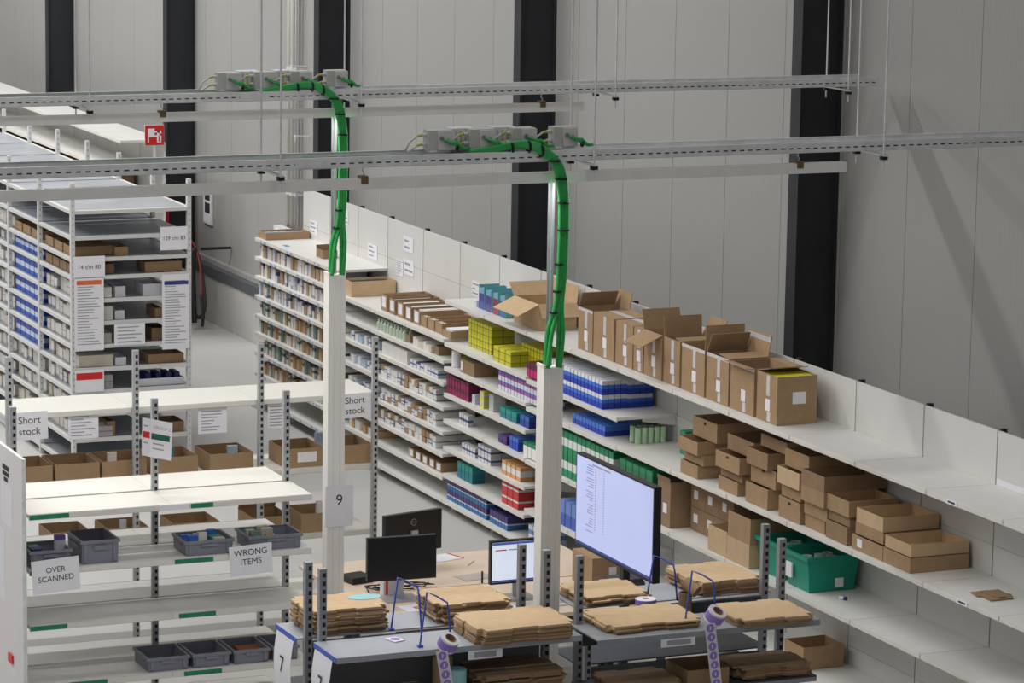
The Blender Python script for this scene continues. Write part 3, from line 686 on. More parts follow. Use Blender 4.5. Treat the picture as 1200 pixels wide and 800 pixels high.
# teal crates
def crate(x, y, z, w, d, h, m, label, cat='crate', taper=.86, group=None, rz=0, handles=True, rim=.022):
    t = thing('storage_crate', label, cat, (x, y, z+.002), rz, group)
    a, b, ta = w/2, d/2, taper; th = .008
    def ringpts(s, zz, o=0): return [(-a*s+o, -b*s+o, zz), (a*s-o, -b*s+o, zz), (a*s-o, b*s-o, zz), (-a*s+o, b*s-o, zz)]
    bm = MB(); bm.v = ringpts(ta, 0)+ringpts(1, h)+ringpts(1, h, th)+ringpts(ta, th, th)
    q = lambda i, j: [(i+k, i+(k+1) % 4, j+(k+1) % 4, j+k) for k in range(4)]
    bm.f = [(3, 2, 1, 0)]+q(0, 4)+q(4, 8)+q(8, 12)+[(12, 13, 14, 15)]
    obj('body', bm, m, t)
    r = MB(); o = rim*.5
    for zz0, zz1 in ((h-rim, h),):
        r.box(-a-o, a+o, -b-o, -b, zz0, zz1).box(-a-o, a+o, b, b+o, zz0, zz1).box(-a-o, -a, -b, b, zz0, zz1).box(a, a+o, -b, b, zz0, zz1)
    obj('rim', r, m, t)
    if handles:
        obj('grip', MB().box(a*.965, a+o*1.3, -b*.35, b*.35, h*.60, h*.78), m, t)
        obj('grip', MB().box(-a*.5, a*.5, -b-o*1.3, -b*.965, h*.60, h*.78), m, t)
    return t
xx = sx(916, GF+.06, LE[2])
t = crate(xx+.20, GF+.28, LE[2], .38, .43, .27, M_TEAL, 'teal crate with printed square label, nearer the empty shelf', handles=False, rim=.03)
obj('label', MB().box(.178, .182, .02, .09, .03, .10), M_PAPER, t)
obj('label', MB().box(-.14, -.05, -.2225, -.209, .07, .18), M_PAPER, t)
t2 = crate(xx-.235, GF+.28, LE[2], .38, .43, .27, M_TEAL, 'teal crate beside the paired open cartons', handles=False, rim=.03)
for k in range(16):
    rg = random.Random(k); tt = xx+.2 if k < 9 else xx-.235
    px_, py_ = tt+rg.uniform(-.12, .12), GF+.28+rg.uniform(-.14, .14)
    s_ = rg.uniform(.03, .05); b = MB()
    b.ring((0, 0, .1), s_*.6, s_, .14, 2, 8)
    tag(obj('plastic_wrap', b, mat('clear_wrap', (206, 210, 212), .15), None, (px_, py_, LE[2]+.012+(.05 if k % 2 else .0))), 'crumpled clear plastic bottle in a teal crate', 'bottle', 'clear plastic in the teal crates')
tp = thing('tape_roll', 'small white and blue roll lying on empty lower shelf', 'roll', (sx(981, GF+.2, LE[2]), GF+.22, LE[2]+.002))
obj('roll', MB().tube([(0, 0, .012), (.03, .02, .012)], .012, 12), M_PAPER, tp)
obj('blue_core', MB().tube([(.032, .02, .014), (.05, .03, .014)], .014, 12), M_NAVY, tp)
xx = sx(938, GF+.2, .22)
carton(xx+.02, GF+.30, LE[3], .3, .34, .17, 'open brown carton on the base shelf behind packing rack', m=M_CARD)
# leaning piles of shallow open cartons on the middle shelf: (picture column of left edge, heights from below, widths, depth, inset)
z = LE[1]
piles = [(797, [.105, .085, .105, .15], [.30, .34, .33, .42], [.30, .30, .26, .42], [.02, .05, .0, .12]),
         (840, [.105, .075, .125, .12], [.32, .36, .40, .44], [.26, .26, .26, .32], [.03, .05, .0, .10]),
         (873, [.155, .14, .125, .09], [.36, .40, .34, .42], [.28, .28, .28, .40], [.02, .06, .02, .14]),
         (912, [.155, .10, .125, .13], [.33, .30, .34, .42], [.28, .28, .28, .36], [.02, .04, .0, .06]),
         (940, [.10, .10, .115, .115], [.30, .36, .36, .36], [.28, .30, .34, .5], [.04, .03, .0, .0]),
         (967, [.13, .075, .115], [.31, .31, .33], [.30, .3, .30], [.02, .04, .02]),
         ]
pl = ['pile beside the green soap box', 'second pile from the green soap box', 'third pile from the green soap box', 'fourth pile from the green soap box', 'fifth pile from the green soap box', 'sixth pile from the green soap box']
lv = ['bottom', 'second', 'third', 'topmost']
xprev = -99
for i, (px, hs, ws, ds, ins) in enumerate(piles):
    x0 = max(sx(px, GF+.03, z), xprev+.004); zz = z; n_ = len(hs)
    nxt = sx(piles[i+1][0], GF+.03, z) if i+1 < len(piles) else sx(994, GF+.03, z)
    for j in range(n_):
        w_ = min(ws[j], max(nxt, x0+.26)-x0-.006); d_ = min(ds[j]+.1, .52-ins[j])
        nm = 'topmost' if j == n_-1 else lv[j]
        carton(x0+w_/2+random.uniform(0, .004), GF+.012+ins[j]+d_/2, zz, w_, d_, hs[j], nm+' shallow open carton of the '+pl[i], m=random.choice((M_CARD, M_CARD, M_CARD2, M_CARD3)), holes=1 if (i+j) % 5 == 3 else 0, name='shallow_carton')
        zz += hs[j]+.001
    xprev = x0+max(min(ws[j], max(nxt, x0+.26)-x0-.006) for j in range(n_))
# last two piles of wide trays
xw = max(sx(996, GF+.02, z), xprev+.01)
carton(xw+.22, GF+.27, z, .44, .47, .105, 'wide shallow carton with white label, lowest of the end pile', m=M_CARD, stickers=(('f', -.25, .55, .07, .06),), name='shallow_carton')
xw2 = sx(1049, GF+.02, z)
zz = z+.107
t = carton(xw+.20, GF+.29, zz, .40, .46, .08, 'wide shallow carton second in the end pile', m=M_CARD, name='shallow_carton')
t = carton(xw+.19, GF+.29, zz+.082, .38, .45, .105, 'wide open shallow carton on top of the end pile', m=M_CARD2, name='shallow_carton')
t = carton(xw+.445+.19, GF+.27, z, .37, .47, .105, 'wide shallow carton under the tilted tray', m=M_CARD, name='shallow_carton')
t = carton(xw+.445+.18, GF+.28, z+.107, .36, .46, .085, 'tilted open tray at the free end of the carton piles', m=M_CARD2, name='shallow_carton')
# flat piece
fp = PZ(1165, 698, LE[1])
t = thing('cardboard_piece', 'flat torn cardboard piece lying on empty shelf', 'cardboard', (fp.x, fp.y, LE[1]+.003), .1)
obj('sheet', MB().prism([(-.13, -.10), (-.02, -.13), (.0, -.10), (.12, -.12), (.13, .06), (.03, .12), (.0, .10), (-.11, .12)], 0, .006), M_CARD3, t)
obj('folded_edge', MB().box(-.10, .10, -.04, .02, .0065, .014), M_CARD3, t)
# price cards on the shelf fronts
for (px, z) in ((1116, LE[0]), (1128, LE[1])):
    xx = sx(px, GF, z); t = thing('price_card', 'white card on the front of '+('upper' if z > 1.5 else 'middle')+' empty shelf', 'label', (xx, GF-.006, z-.02))
    obj('card', MB().box(-.07, .07, -.001, .001, -.016, .018), M_PAPER, t)
    obj('printed_line', Face((0, -.0011, 0), *RY).rect(MB(), -.045, .045, -.005, .007, 0, .0006), M_INK, t)
# sheets pinned to the back panels
for i, (a, b, c, d, nl) in enumerate(((363, 372, 255, 278, 3), (431, 442, 283, 306, 3), (473, 484, 274, 299, 2), (473.5, 484.5, 301, 326, 2), (464, 472, 297, 330, 8), (553, 562, 331, 346, 3), (402, 408, 240, 270, 3))):
    p0, p1 = PY(a, c, G-.003), PY(b, d, G-.003); q = PY((a+b)/2, (c+d)/2, G-.003)
    hh = abs(PY(a, c, G).z-PY(a, d, G).z)-.02
    sheet('notice_sheet', ('white notice pinned high beside the green cables', 'white notice above the tall carton trays', 'upper white notice of the group above tall carton trays', 'lower white notice of the group above tall carton trays', 'densely printed notice of the group above tall carton trays', 'white notice behind the tumbler packs', 'white notice behind the green cables')[i], 'paper', (q.x, G-.003, q.z), abs(p1.x-p0.x), max(.15, hh-.1), RY, lines=nl)
# ================================================================== SHELVING ACROSS THE AISLE
def xshelf(t, x0, x1, y0, y1, z, front=1, m=None, end=True):
    """shelf deck running along Y with its lip towards +X (front 1) or -X; local coordinates"""
    b = MB(); b.box(x0, x1, y0, y1, z-.026, z)
    xf = x1 if front > 0 else x0
    b.box(min(xf, xf+.004*front), max(xf, xf+.004*front), y0, y1, z-.04, z+.002)
    o = obj('shelf', b, m or M_WHITE, t)
    obj('price_strip', MB().box(min(xf+.0045*front, xf+.008*front), max(xf+.0045*front, xf+.008*front), y0+.005, y1-.005, z-.036, z-.002), M_CREAM, o)
    return o
def post(t, x, y, h=2.36, w=.036, d=.045, m=None):
    p = obj('upright', MB().box(x-w/2, x+w/2, y-d/2, y+d/2, 0, h), m or M_POST, t)
    sl = MB(); z = .05
    while z < h-.03:
        sl.box(x+w/2, x+w/2+.0012, y-.004, y+.015, z, z+.026); z += .05
    q = obj('slot', sl, M_SLOT, p); q['kind'] = 'stuff'
    return p
# ---- short stock unit: posts on the near side, shelves behind
SX = -23.99; sY = [sy(6, SX, 2.36), sy(155, SX, 2.36), sy(302, SX, 2.36), sy(443, SX, 2.36)]
sl_ = ['short stock shelving bay behind the end panel', 'short stock shelving bay with group sheet in front', 'short stock shelving bay behind the numbered pole']
for i in range(3):
    t = thing('stock_shelving', sl_[i], 'shelf', (SX, sY[i], 0)); w_ = sY[i+1]-sY[i]
    post(t, 0, .024)
    if i == 2: post(t, 0, w_-.024)
    for z in (1.91, 1.34, .81, .30):
        xshelf(t, -.66, -.03, .001, w_-.001, z, 1, M_CREAM)
    obj('shelf_arm', MB().box(-.62, -.02, .012, .02, 1.83, 1.875), M_GALV, t)
def open_box(pxa, pxb, z, h, d, label, X=-24.06, m=None, grp=None, **k):
    ya, yb = sy(pxa, X, z+.02), sy(pxb, X, z+.02)
    return carton(X-d/2, (ya+yb)/2, z, d, yb-ya, h, label, m=m or M_CARD, group=grp, **k)
bl = ['open brown carton half hidden by the end panel', 'open empty brown carton beside the half hidden one', 'open brown carton holding one white box', 'open brown carton behind the group sheet', 'open brown carton with one pale blue card', 'open brown carton with white label under short stock sheet', 'open brown carton behind the numbered pole']
bx = [(20, 62), (65, 117), (120, 172), (181, 232), (246, 297), (334, 380), (398, 437)]
for i, (a, b) in enumerate(bx):
    t = open_box(a, b, 1.34, .15, .40, bl[i])
    if i == 5: obj('label', MB().box(.2002, .2022, -.06, .10, .04, .12), M_PAPER, t)
def tag_box(px, py, X, w, d, h, m, lab, cat='box', grp=None, z=None, rz=0):
    p = PX(px, py, X); return pack('pill_pack', w, d, h, m, (X, p.y, p.z if z is None else z), lab, cat, grp, rz)
tag_box(131, 560, -24.24, .03, .07, .17, Pwh[0], 'white box standing in open brown carton', z=1.355)
tag_box(178, 560, -24.3, .05, .06, .2, Plb[0], 'pale blue pack standing in carton behind the group sheet', z=1.355)
tag_box(199, 560, -24.2, .05, .045, .19, banded('white_blue_cap', [(0, (200, 214, 230)), (.6, (80, 170, 200))]), 'white pack with blue cap in carton behind the group sheet', z=1.355)
tag_box(272, 560, -24.24, .04, .08, .16, Plb[0], 'pale blue card standing in open brown carton', z=1.355)
tag_box(374, 545, -24.33, .04, .07, .2, Plb[0], 'pale blue sachet box sticking out of labelled carton', z=1.355)
bl2 = ['low open carton on the lower short stock shelf beside end panel', 'low open carton on lower shelf holding one white box', 'low open carton on lower shelf behind the small item crates', 'low open carton with folded flap on lower shelf', 'low open carton on lower shelf behind the numbered pole']
for i, (a, b) in enumerate(((60, 106), (126, 174), (203, 257), (296, 340), (353, 398))):
    open_box(a, b, .81, .15, .36, bl2[i], flaps=(('-x', 60, .3),) if i == 3 else ())
tag_box(374, 630, -24.2, .04, .05, .2, Pwh[0], 'white box leaning in carton behind the numbered pole', z=.825)
tag_box(144, 625, -24.2, .03, .05, .17, Pwh[2], 'white box standing in lower open carton', z=.825)
p = PX(34.5, 499, SX+.0205); sheet('stock_sign', 'white sign reading Short stock beside the end panel', 'sign', p, .285, .215, RX, 'Short\nstock', .078, tilt=.02, ink=M_GREYINK if False else mat('soft_ink', (70, 70, 76), .7))
p = PX(416, 475, SX-.020); sheet('stock_sign', 'white sign reading Short stock behind the numbered pole', 'sign', p, .27, .195, RX, 'Short\nstock', .075, tilt=.03, ink=MATS['soft_ink'])
for i, (a, b, c, d) in enumerate(((81, 114, 485, 512), (233, 265, 480, 505), (314, 337, 474, 500))):
    p = PX((a+b)/2, (c+d)/2, SX-.045); w_ = (b-a)*25.9/3568
    t = sheet('instruction_sheet', ('lined instruction sheet hanging behind short stock sign', 'lined instruction sheet hanging over the bare floor', 'lined instruction sheet hanging behind slotted post')[i], 'paper', (SX-.045, p.y, p.z), w_, .2, RX, lines=7)
# ---- double sided unit with crates
UX = -22.04; uY = [5.70, 6.72, 7.75]
ul = ['double sided white shelving bay beside the end panel', 'double sided white shelving bay with the WRONG ITEMS sign']
for i in range(2):
    t = thing('gondola_bay', ul[i], 'shelf', (UX, uY[i], 0)); w_ = uY[i+1]-uY[i]
    post(t, 0, .024)
    if i == 1: post(t, 0, w_-.024)
    for z in (1.70, 1.31, .92, .50, .12):
        xshelf(t, .021, .49, .001, w_-.001, z, 1, M_CREAM if z > 1.6 else M_WHITE)
        xshelf(t, -.51, -.021, .001, w_-.001, z, -1, M_CREAM if z > 1.6 else M_WHITE)
    FX = .502
    for z, a, b in (((1.70, 32, 81), (1.31, 30, 40), (.92, 33, 79), (.50, 82, 126)), ((1.70, 224, 250), (1.31, 205, 250), (.92, 210, 253), (.50, 216, 260)))[i]:
        ya, yb = sy(a, UX+FX, z)-uY[i], sy(b, UX+FX, z)-uY[i]
        obj('green_label', MB().box(FX-.003, FX, max(ya, .004), yb, z-.036, z-.004), M_GREENLAB, t)
    if i == 1:
        ya, yb = sy(187, UX+FX, 1.7)-uY[i], sy(222, UX+FX, 1.7)-uY[i]
        obj('white_label', MB().box(FX-.003, FX, ya, yb, 1.66, 1.70), M_PAPER, t)
t = thing('end_panel', 'tall white end panel closing the double sided shelving', 'panel', (UX, 5.655, 0))
obj('board', MB().box(-.56, .54, -.012, .012, .06, 2.10), mat('end_panel_white', (224, 221, 222), .5, 0, .02, 2), t)
obj('edge_trim', MB().box(.54, .548, -.014, .014, .06, 2.10), M_GALV, t)
for s in (-.5, .48): obj('foot', MB().box(s-.03, s+.03, -.02, .02, 0, .06), M_GALV, t)
fe = Face((0, -.0125, 0), *RY)
obj('black_print', fe.rect(fe.rect(fe.rect(MB(), .02, .20, 1.94, 1.975, 0, .001), .02, .20, 1.90, 1.93, 0, .001), .06, .16, 1.86, 1.89, 0, .001), M_INK, t)
obj('notice', fe.rect(MB(), -.02, .28, 1.56, 1.84, 0, .0008), M_PAPER, t)
obj('notice', fe.rect(MB(), -.2, .06, 1.0, 1.5, 0, .0008), M_PAPER, t)
obj('red_magnet', fe.rect(MB(), .16, .27, .60, .66, 0, .012), M_RED, t)
obj('sticker', fe.rect(MB(), .2, .34, .52, .58, 0, .001), M_PAPER, t)
obj('yellow_tape', fe.rect(MB(), .16, .42, .40, .44, 0, .001), mat('yellow_tape', (226, 214, 160), .6), t)
def ucrate(pxa, pxb, z, h, label, d=.30, inset=.02, grp=None, items=0, seed=0):
    X = UX+.49-inset
    ya, yb = sy(pxa, X, z+.02), sy(pxb, X, z+.02)
    t = crate(X-d/2-.012, (ya+yb)/2, z, d, yb-ya-.03, h, M_CRATE, label, taper=.97, group=grp, rim=.02)
    for k in (-1, 1):
        obj('corner_rib', MB().box(d/2*.93, d/2+.006, k*(yb-ya-.03)*.40-.012, k*(yb-ya-.03)*.40+.012, .015, h-.02), M_CRATE, t)
    rg = random.Random(seed)
    for k in range(items):
        ww, dd, hh = rg.uniform(.04, .065), rg.uniform(.06, .085), rg.uniform(.07, .12)
        m = rg.choice(Plb+Pwh+Pgr+[Pteal, Porange, Pblue2, Pred, Pgreen2])
        gx = X-d/2-.012-.085+(k % 3)*.082; gy = (ya+yb)/2-(yb-ya)*.27+(k//3)*.095
        pack('returned_item', ww, dd, hh, m, (gx, gy, z+.014), 'small loose pack lying in '+label.replace('grey crate ', 'crate '), 'box', 'loose packs in '+label, 0)
    return t
ucrate(34, 86, 1.31, .12, 'grey crate behind the SCANNED sign', items=3)
tag_box(70, 652, UX+.30, .05, .07, .17, banded('white_purple_top', [(0, (226, 224, 232)), (.82, (120, 84, 170))]), 'white box with purple top in crate behind SCANNED sign', z=1.33)
ucrate(94, 142, 1.31, .165, 'empty tall grey crate between the two signs', d=.36)
ucrate(216, 276, 1.31, .105, 'grey crate of loose packs beside the WRONG ITEMS sign', items=9, seed=3)
ucrate(291, 356, 1.31, .105, 'grey crate behind the WRONG ITEMS sign', items=6, seed=4)
ucrate(172, 224, .50, .10, 'empty low grey crate, first of four on lowest shelf in view', d=.34)
ucrate(225, 272, .50, .10, 'empty low grey crate, second of four on lowest shelf in view', d=.34)
t = ucrate(273, 318, .50, .10, 'low grey crate holding brown card on lowest shelf in view', d=.34)
p = PX(295, 765, UX+.3); pack('card_stack', .22, .2, .05, M_ORANGE if False else mat('russet_card', (150, 92, 62), .8), (UX+.30, p.y, .515), 'russet card lying in low grey crate', 'card', None)
ucrate(319, 352, .50, .10, 'low grey crate beside the packing rack end', d=.34)
p = PX(294, 655.5, UX+.51); sheet('paper_sign', 'white sign reading WRONG ITEMS on shelf front', 'sign', p, .315, .215, RX, 'WRONG\nITEMS', .062, tilt=.05, lead=.02)
p = PX(65.5, 674, UX+.52); sheet('paper_sign', 'creased white sign reading OVER SCANNED on shelf front', 'sign', p, .335, .235, RX, 'OVER\nSCANNED', .055, tilt=.06, lead=.01)
# two-leaf group sheet on the middle post
p = PX(176, 512, UX+.05); t = thing('group_sheet', 'two leaf white sheet with red and green bands on slotted post', 'sign', p)
fr = Face((0, 0, 0), (.25, 1, -.22), (0, .05, 1)); fl2 = Face((0, 0, 0), (-.75, 1, -.35), (0, .02, 1))
l_ = obj('leaf', fr.rect(MB(), 0, .155, -.14, .13, 0, .001), M_PAPER, t)
obj('green_band', fr.rect(MB(), .008, .14, -.01, .032, .0012, .002), mat('print_green', (40, 96, 76), .6), l_)
obj('lettering', fr.text(MB(), 'GROUP 2', .03, .08, .075, .0022), M_GREYINK, l_)
for b_ in (-.045, -.08): obj('printed_line', fr.rect(MB(), .02, .10, b_, b_+.01, .0012, .002), M_GREYINK, l_)
l_ = obj('leaf', fl2.rect(MB(), -.10, 0, -.14, .13, 0, .001), M_PAPER, t)
obj('red_band', fl2.rect(MB(), -.095, -.008, -.01, .035, .0012, .002), M_RED, l_)
for b_ in (.07, -.05): obj('printed_line', fl2.rect(MB(), -.08, -.03, b_, b_+.01, .0012, .002), M_GREYINK, l_)
# ================================================================== FAR RACKS
FXE = -30.4; FY0, FY1 = 8.5, 9.66; FB = 1.18; LV = [2.58, 2.33, 2.12, 1.945, 1.72, 1.50, 1.275, 1.05, .83, .61, .36, .10]
fl_ = ['white rack end bay with 129 t/m 83 card', 'white rack bay of blue packs', 'white rack bay beyond the blue packs', 'fourth white rack bay of the far row', 'fifth white rack bay of the far row', 'sixth white rack bay of the far row']
M_RACK = mat('rack_white', (206, 206, 204), .5, 0, .03, 3)
M_MESH = mat('shelf_zinc', (176, 180, 186), .4, .4, .12, 2.5)
for i in range(6):
    x1 = FXE-FB*i; x0 = x1-FB
    t = thing('tall_rack', fl_[i], 'rack', (x1, FY0, 0)); D = FY1-FY0
    for yy in (.0, D):
        p_ = obj('rack_post', MB().box(-.05, -.002, yy-.02, yy+.02, 0, 2.85), M_RACK, t)
        if i < 3 or yy > 0:
            sl = MB(); z = .1
            while z < 2.82: sl.box(-.002, -.0012, yy-.006, yy+.006, z, z+.02); z += .06
            q = obj('slot', sl, M_GREYINK, p_); q['kind'] = 'stuff'
        if i == 5: obj('rack_post', MB().box(-FB, -FB+.04, yy-.02, yy+.02, 0, 2.85), M_RACK, t)
    for z in LV:
        b = MB(); b.box(-FB+.002, -.052, .022, D-.022, z-.012, z-.002)
        o = obj('shelf', b, M_MESH, t)
        obj('side_rail', MB().box(-FB+.002, -.052, -.018, .020, z-.032, z), M_RACK, o)
        obj('side_rail', MB().box(-FB+.002, -.052, D-.020, D+.018, z-.032, z), M_RACK, o)
        if i == 0: obj('end_rail', MB().box(-.050, -.004, .022, D-.022, z-.034, z), M_RACK, o)
# stock in the far rack, left face: small cartons with fronts towards -Y
Pbl = banded('cobalt_pack', [(0, (40, 96, 200)), (.3, (206, 216, 236)), (.62, (34, 84, 196))])
for i in range(3):
    for k, z in enumerate(LV[2:11]):
        xa, xb = FXE-FB*(i+1)+.02, FXE-FB*i-.07
        hh = min(.13, (LV[k+1]-z)-.07)
        if i == 1 and k in (1, 2, 3, 4, 5):
            n_ = 6; ww = (xb-xa)/n_
            for q in range(n_): pack('cobalt_pack', ww-.012, .3, hh+.02, Pbl, (xa+ww*(q+.5), FY0+.2, z+.002), 'cobalt blue pack on '+ORD[k+2]+' shelf of the far rack', 'box', 'cobalt packs on '+ORD[k+2]+' shelf')
        elif (i, k) in ((0, 0), (1, 0)):
            for q in range(3): carton(xa+.16+.33*q, FY0+.24, z, .28, .4, .085, 'brown carton with small packs high in the far rack', group='brown cartons high in the far rack', m=M_CARD, name='stock_carton')
        elif (i, k) == (0, 1):
            for q in range(4): carton(xa+.14+.26*q, FY0+.24, z, .23, .4, .09, 'low brown carton below the packs in far rack end bay', group='low brown cartons in far rack', m=M_CARD3, name='stock_carton')
        else:
            n_ = 8; ww = (xb-xa)/n_; rg = random.Random(i*20+k)
            for q in range(n_): pack('stock_pack', ww-.014, .34, hh*rg.choice((.75, .85, 1)), rg.choice((Pwh[0], Pwh[1], Pwh[4], Pgr[3], Pwh[5])), (xa+ww*(q+.5), FY0+.22+rg.uniform(0, .03), z+.002), 'white pack on '+ORD[min(8, k+2)]+' shelf of the '+('end', 'second', 'third')[i]+' far rack bay', 'box', 'white packs in far rack bay %s' % ('one', 'two', 'three')[i])
# end face contents: (px0, px1, level index, h, material, label, depth)
ef = [(88, 150, 2, .085, M_CARD, 'long brown carton beside the 14 t/m 80 card', .3), (170, 213, 3, .10, M_CARD, 'brown carton under the 129 t/m 83 card', .3),
      (122, 147, 4, .10, M_PAPER, 'low white carton beside the orange list', .3), (168, 190, 4, .11, M_PAPER, 'low white carton beside the navy list', .3),
      (122, 146, 5, .085, M_PAPER, 'low white carton on the shelf under paired white cartons', .3), (182, 190, 5, .09, M_CARD, 'small brown carton end beside the navy list', .3),
      (178, 195, 6, .12, M_CARD3, 'deep brown carton beside the white notice', .3),
      (90, 148, 7, .075, M_PAPER, 'long low white carton under the orange list', .3), (174, 219, 7, .085, M_CARD, 'brown carton under the navy list', .3),
      (163, 219, 8, .07, M_PAPER, 'low white carton holding navy folders', .3), (115, 143, 9, .075, M_PAPER, 'low white carton seen between the short stock posts', .3),
      (192, 219, 9, .06, M_PAPER, 'white carton of pale blue sachets', .3), (92, 135, 10, .14, M_CARD3, 'dark brown carton low in the far rack', .3), (190, 219, 10, .10, M_CARD3, 'brown carton low beside rack post', .3)]
for (a, b, li, h, m, lab, d) in ef:
    z = LV[li]; X = FXE-.09
    ya, yb = max(sy(a, X, z), FY0+.44), min(sy(b, X, z), FY1-.03)
    if yb-ya < .06: ya = yb-.08
    t = carton(X-d/2, (ya+yb)/2, z, d, yb-ya, h, lab, m=m, name='stock_tray')
for k in range(4):
    z = LV[8]; yy = sy(170+12*k, FXE-.25, z); pack('folder', .2, .05, .1, M_NAVY, (FXE-.24, min(yy, FY1-.08), z+.012), 'navy folder standing in the low white carton', 'folder', 'navy folders in the far rack')
for k in range(5):
    z = LV[9]; yy = sy(195+5*k, FXE-.25, z); pack('sachet_box', .2, .035, .1, Plb[0] if k % 2 else Pteal, (FXE-.24, min(yy, FY1-.06), z+.012), 'pale blue sachet box in white carton', 'box', 'pale blue sachet boxes')
# cards and lists on the rack end
def rack_sheet(a, b, c, d, label, name='rack_list', **k):
    p0, p1 = PX(a, c, FXE+.006), PX(b, d, FXE+.006); p = PX((a+b)/2, (c+d)/2, FXE+.006)
    return sheet(name, label, 'sign', p, p1.y-p0.y, p0.z-p1.z, RX, **k)
rack_sheet(188, 220, 266, 292, 'number card 129 t/m 83 above the navy headed list', 'range_card', text='129 t/m 83', size=.052, ink=MATS['soft_ink'])
rack_sheet(86, 123, 301, 325, 'number card 14 t/m 80 above the orange headed list', 'range_card', text='14 t/m 80', size=.058, ink=MATS['soft_ink'])
rack_sheet(87, 122, 326, 410, 'long white list headed by orange band on rack end', lines=22, bands=((-.42, .42, .40, .46, M_ORANGE),))
rack_sheet(190, 222, 322, 408, 'long white list headed by navy band on rack end', lines=24, bands=((-.42, .46, .36, .41, M_NAVY),))
rack_sheet(134, 170, 380, 403, 'small white notice between the two long lists', lines=5)
rack_sheet(88, 122, 434, 458, 'white card with red band low on rack end', lines=0, bands=((-.46, .46, .05, .36, M_RED),))
# far wall shelving with wide white top
FE = [(-38.2-1.0*i) for i in range(12)]
for i in range(11):
    wall_bay(FE[i+1], FE[i], ('cream topped far wall shelving bay next to the gap', 'second cream topped far shelving bay from the gap', 'third cream topped far shelving bay from the gap', 'fourth cream topped far shelving bay from the gap')[i] if i < 4 else ('fifth', 'sixth', 'seventh', 'eighth', 'ninth', 'tenth', 'eleventh')[i-4]+' cream topped far shelving bay from the gap', [2.36, 1.97, 1.5, 1.0, .5, .12], 2.33)
for i in range(1, 8):
    for q in range(2):
        carton(FE[i]-.25-.48*q, GF+.27, 1.5, .4, .42, .3, 'dark brown carton on far wall shelving under the cream tops', m=M_CARD3, group='dark cartons on far wall shelving', name='stock_carton')
# ================================================================== DESKS AND SCREENS
def desk(x0, x1, y0, y1, z, label):
    t = thing('work_desk', label, 'desk', ((x0+x1)/2, (y0+y1)/2, 0)); a, b = (x1-x0)/2, (y1-y0)/2
    obj('desk_top', MB().box(-a, a, -b, b, z-.028, z), M_WOOD, t)
    obj('apron', MB().box(-a+.06, -a+.09, -b+.06, b-.06, z-.10, z-.029), M_DSTEEL, t)
    obj('apron', MB().box(a-.09, a-.06, -b+.06, b-.06, z-.10, z-.029), M_DSTEEL, t)
    for i in (-1, 1):
        for j in (-1, 1): obj('leg', MB().box(i*(a-.05)-.025, i*(a-.05)+.025, j*(b-.05)-.025, j*(b-.05)+.025, 0, z-.029), M_DSTEEL, t)
    return t
DZ = .75
desk(-23.28, -22.28, 8.27, 10.45, DZ, 'beige desk carrying the monitor seen from behind')
desk(-22.26, -21.26, 8.285, 10.45, DZ, 'beige desk carrying the black screen monitor')
def monitor(x, y, z0, w, h, rz, label, lit=None, back=False, stand_h=.14, base=True, pole_mat=None, zb=DZ, extra=None):
    """local +X is the screen side"""
    t = thing('monitor', label, 'monitor', (x, y, zb+.001), rz)
    c = z0-zb
    obj('casing', MB().box(-.03, .012, -w/2, w/2, c, c+h), M_BLACK, t)
    s = obj('screen', MB().box(.012, .0135, -w/2+.012, w/2-.012, c+.016, c+h-.012), lit or mat('dark_screen', (20, 21, 24), .25, 0, .02, 4), t)
    st = obj('stand', MB().box(-.05, -.03, -.03, .03, .012, c+h*.55), pole_mat or mat('silver_stand', (176, 178, 182), .35, .5), t)
    obj('stand_base', MB().box(-.14, .07, -.13, .13, 0, .012), pole_mat or MATS['silver_stand'] if 'silver_stand' in MATS else M_GALV, t)
    return t
t = monitor(-22.0, 8.61, .905, .53, .325, -.06, 'black screen monitor switched off on beige desk')
t = monitor(-22.95, 9.06, .87, .53, .31, math.pi+.25, 'dark monitor seen from behind with ring emblem')
fb = Face((-.0302, 0, .87-DZ+.235), (0, -1, 0), (0, 0, 1))
obj('ring_emblem', MB().ring((-.0312, 0, .355), .022, .026, .002, 0, 24), mat('emblem_grey', (150, 152, 156), .4, .3), t)
obj('lettering', fb.text(MB(), 'DELL', .019, 0, 0, .0022), MATS['emblem_grey'], t)
def screen_mat(name, c, e):
    return mat(name, c, .3, 0, .015, 3, emit=e)
M_LIT = screen_mat('lit_screen', (222, 232, 248), .5)
t = monitor(-21.75, 9.435, .875, .455, .325, .0, 'lit monitor showing a white page behind slotted posts', lit=M_LIT)
fs = Face((.0136, 0, 0), *RX)
obj('menu_bar', fs.rect(MB(), -.215, .215, .418, .437, 0, .0006), mat('bar_blue', (70, 92, 160), .4, 0, .02, 4, emit=.5), t)
obj('task_bar', fs.rect(MB(), -.215, .215, .142, .155, 0, .0006), mat('bar_navy', (50, 66, 130), .4, 0, .02, 4, emit=.4), t)
obj('red_text', fs.rect(MB(), -.19, -.10, .375, .383, 0, .0006), M_RED, t); obj('green_text', fs.rect(MB(), -.085, .03, .375, .383, 0, .0006), M_TEALPAPER, t)
obj('printed_lines', print_lines(Face((.0136, 0, .27), *RX), .36, .18, 9, seed=4), mat('pale_ink', (206, 212, 226), .6, 0, .02, 4, emit=.55), t)
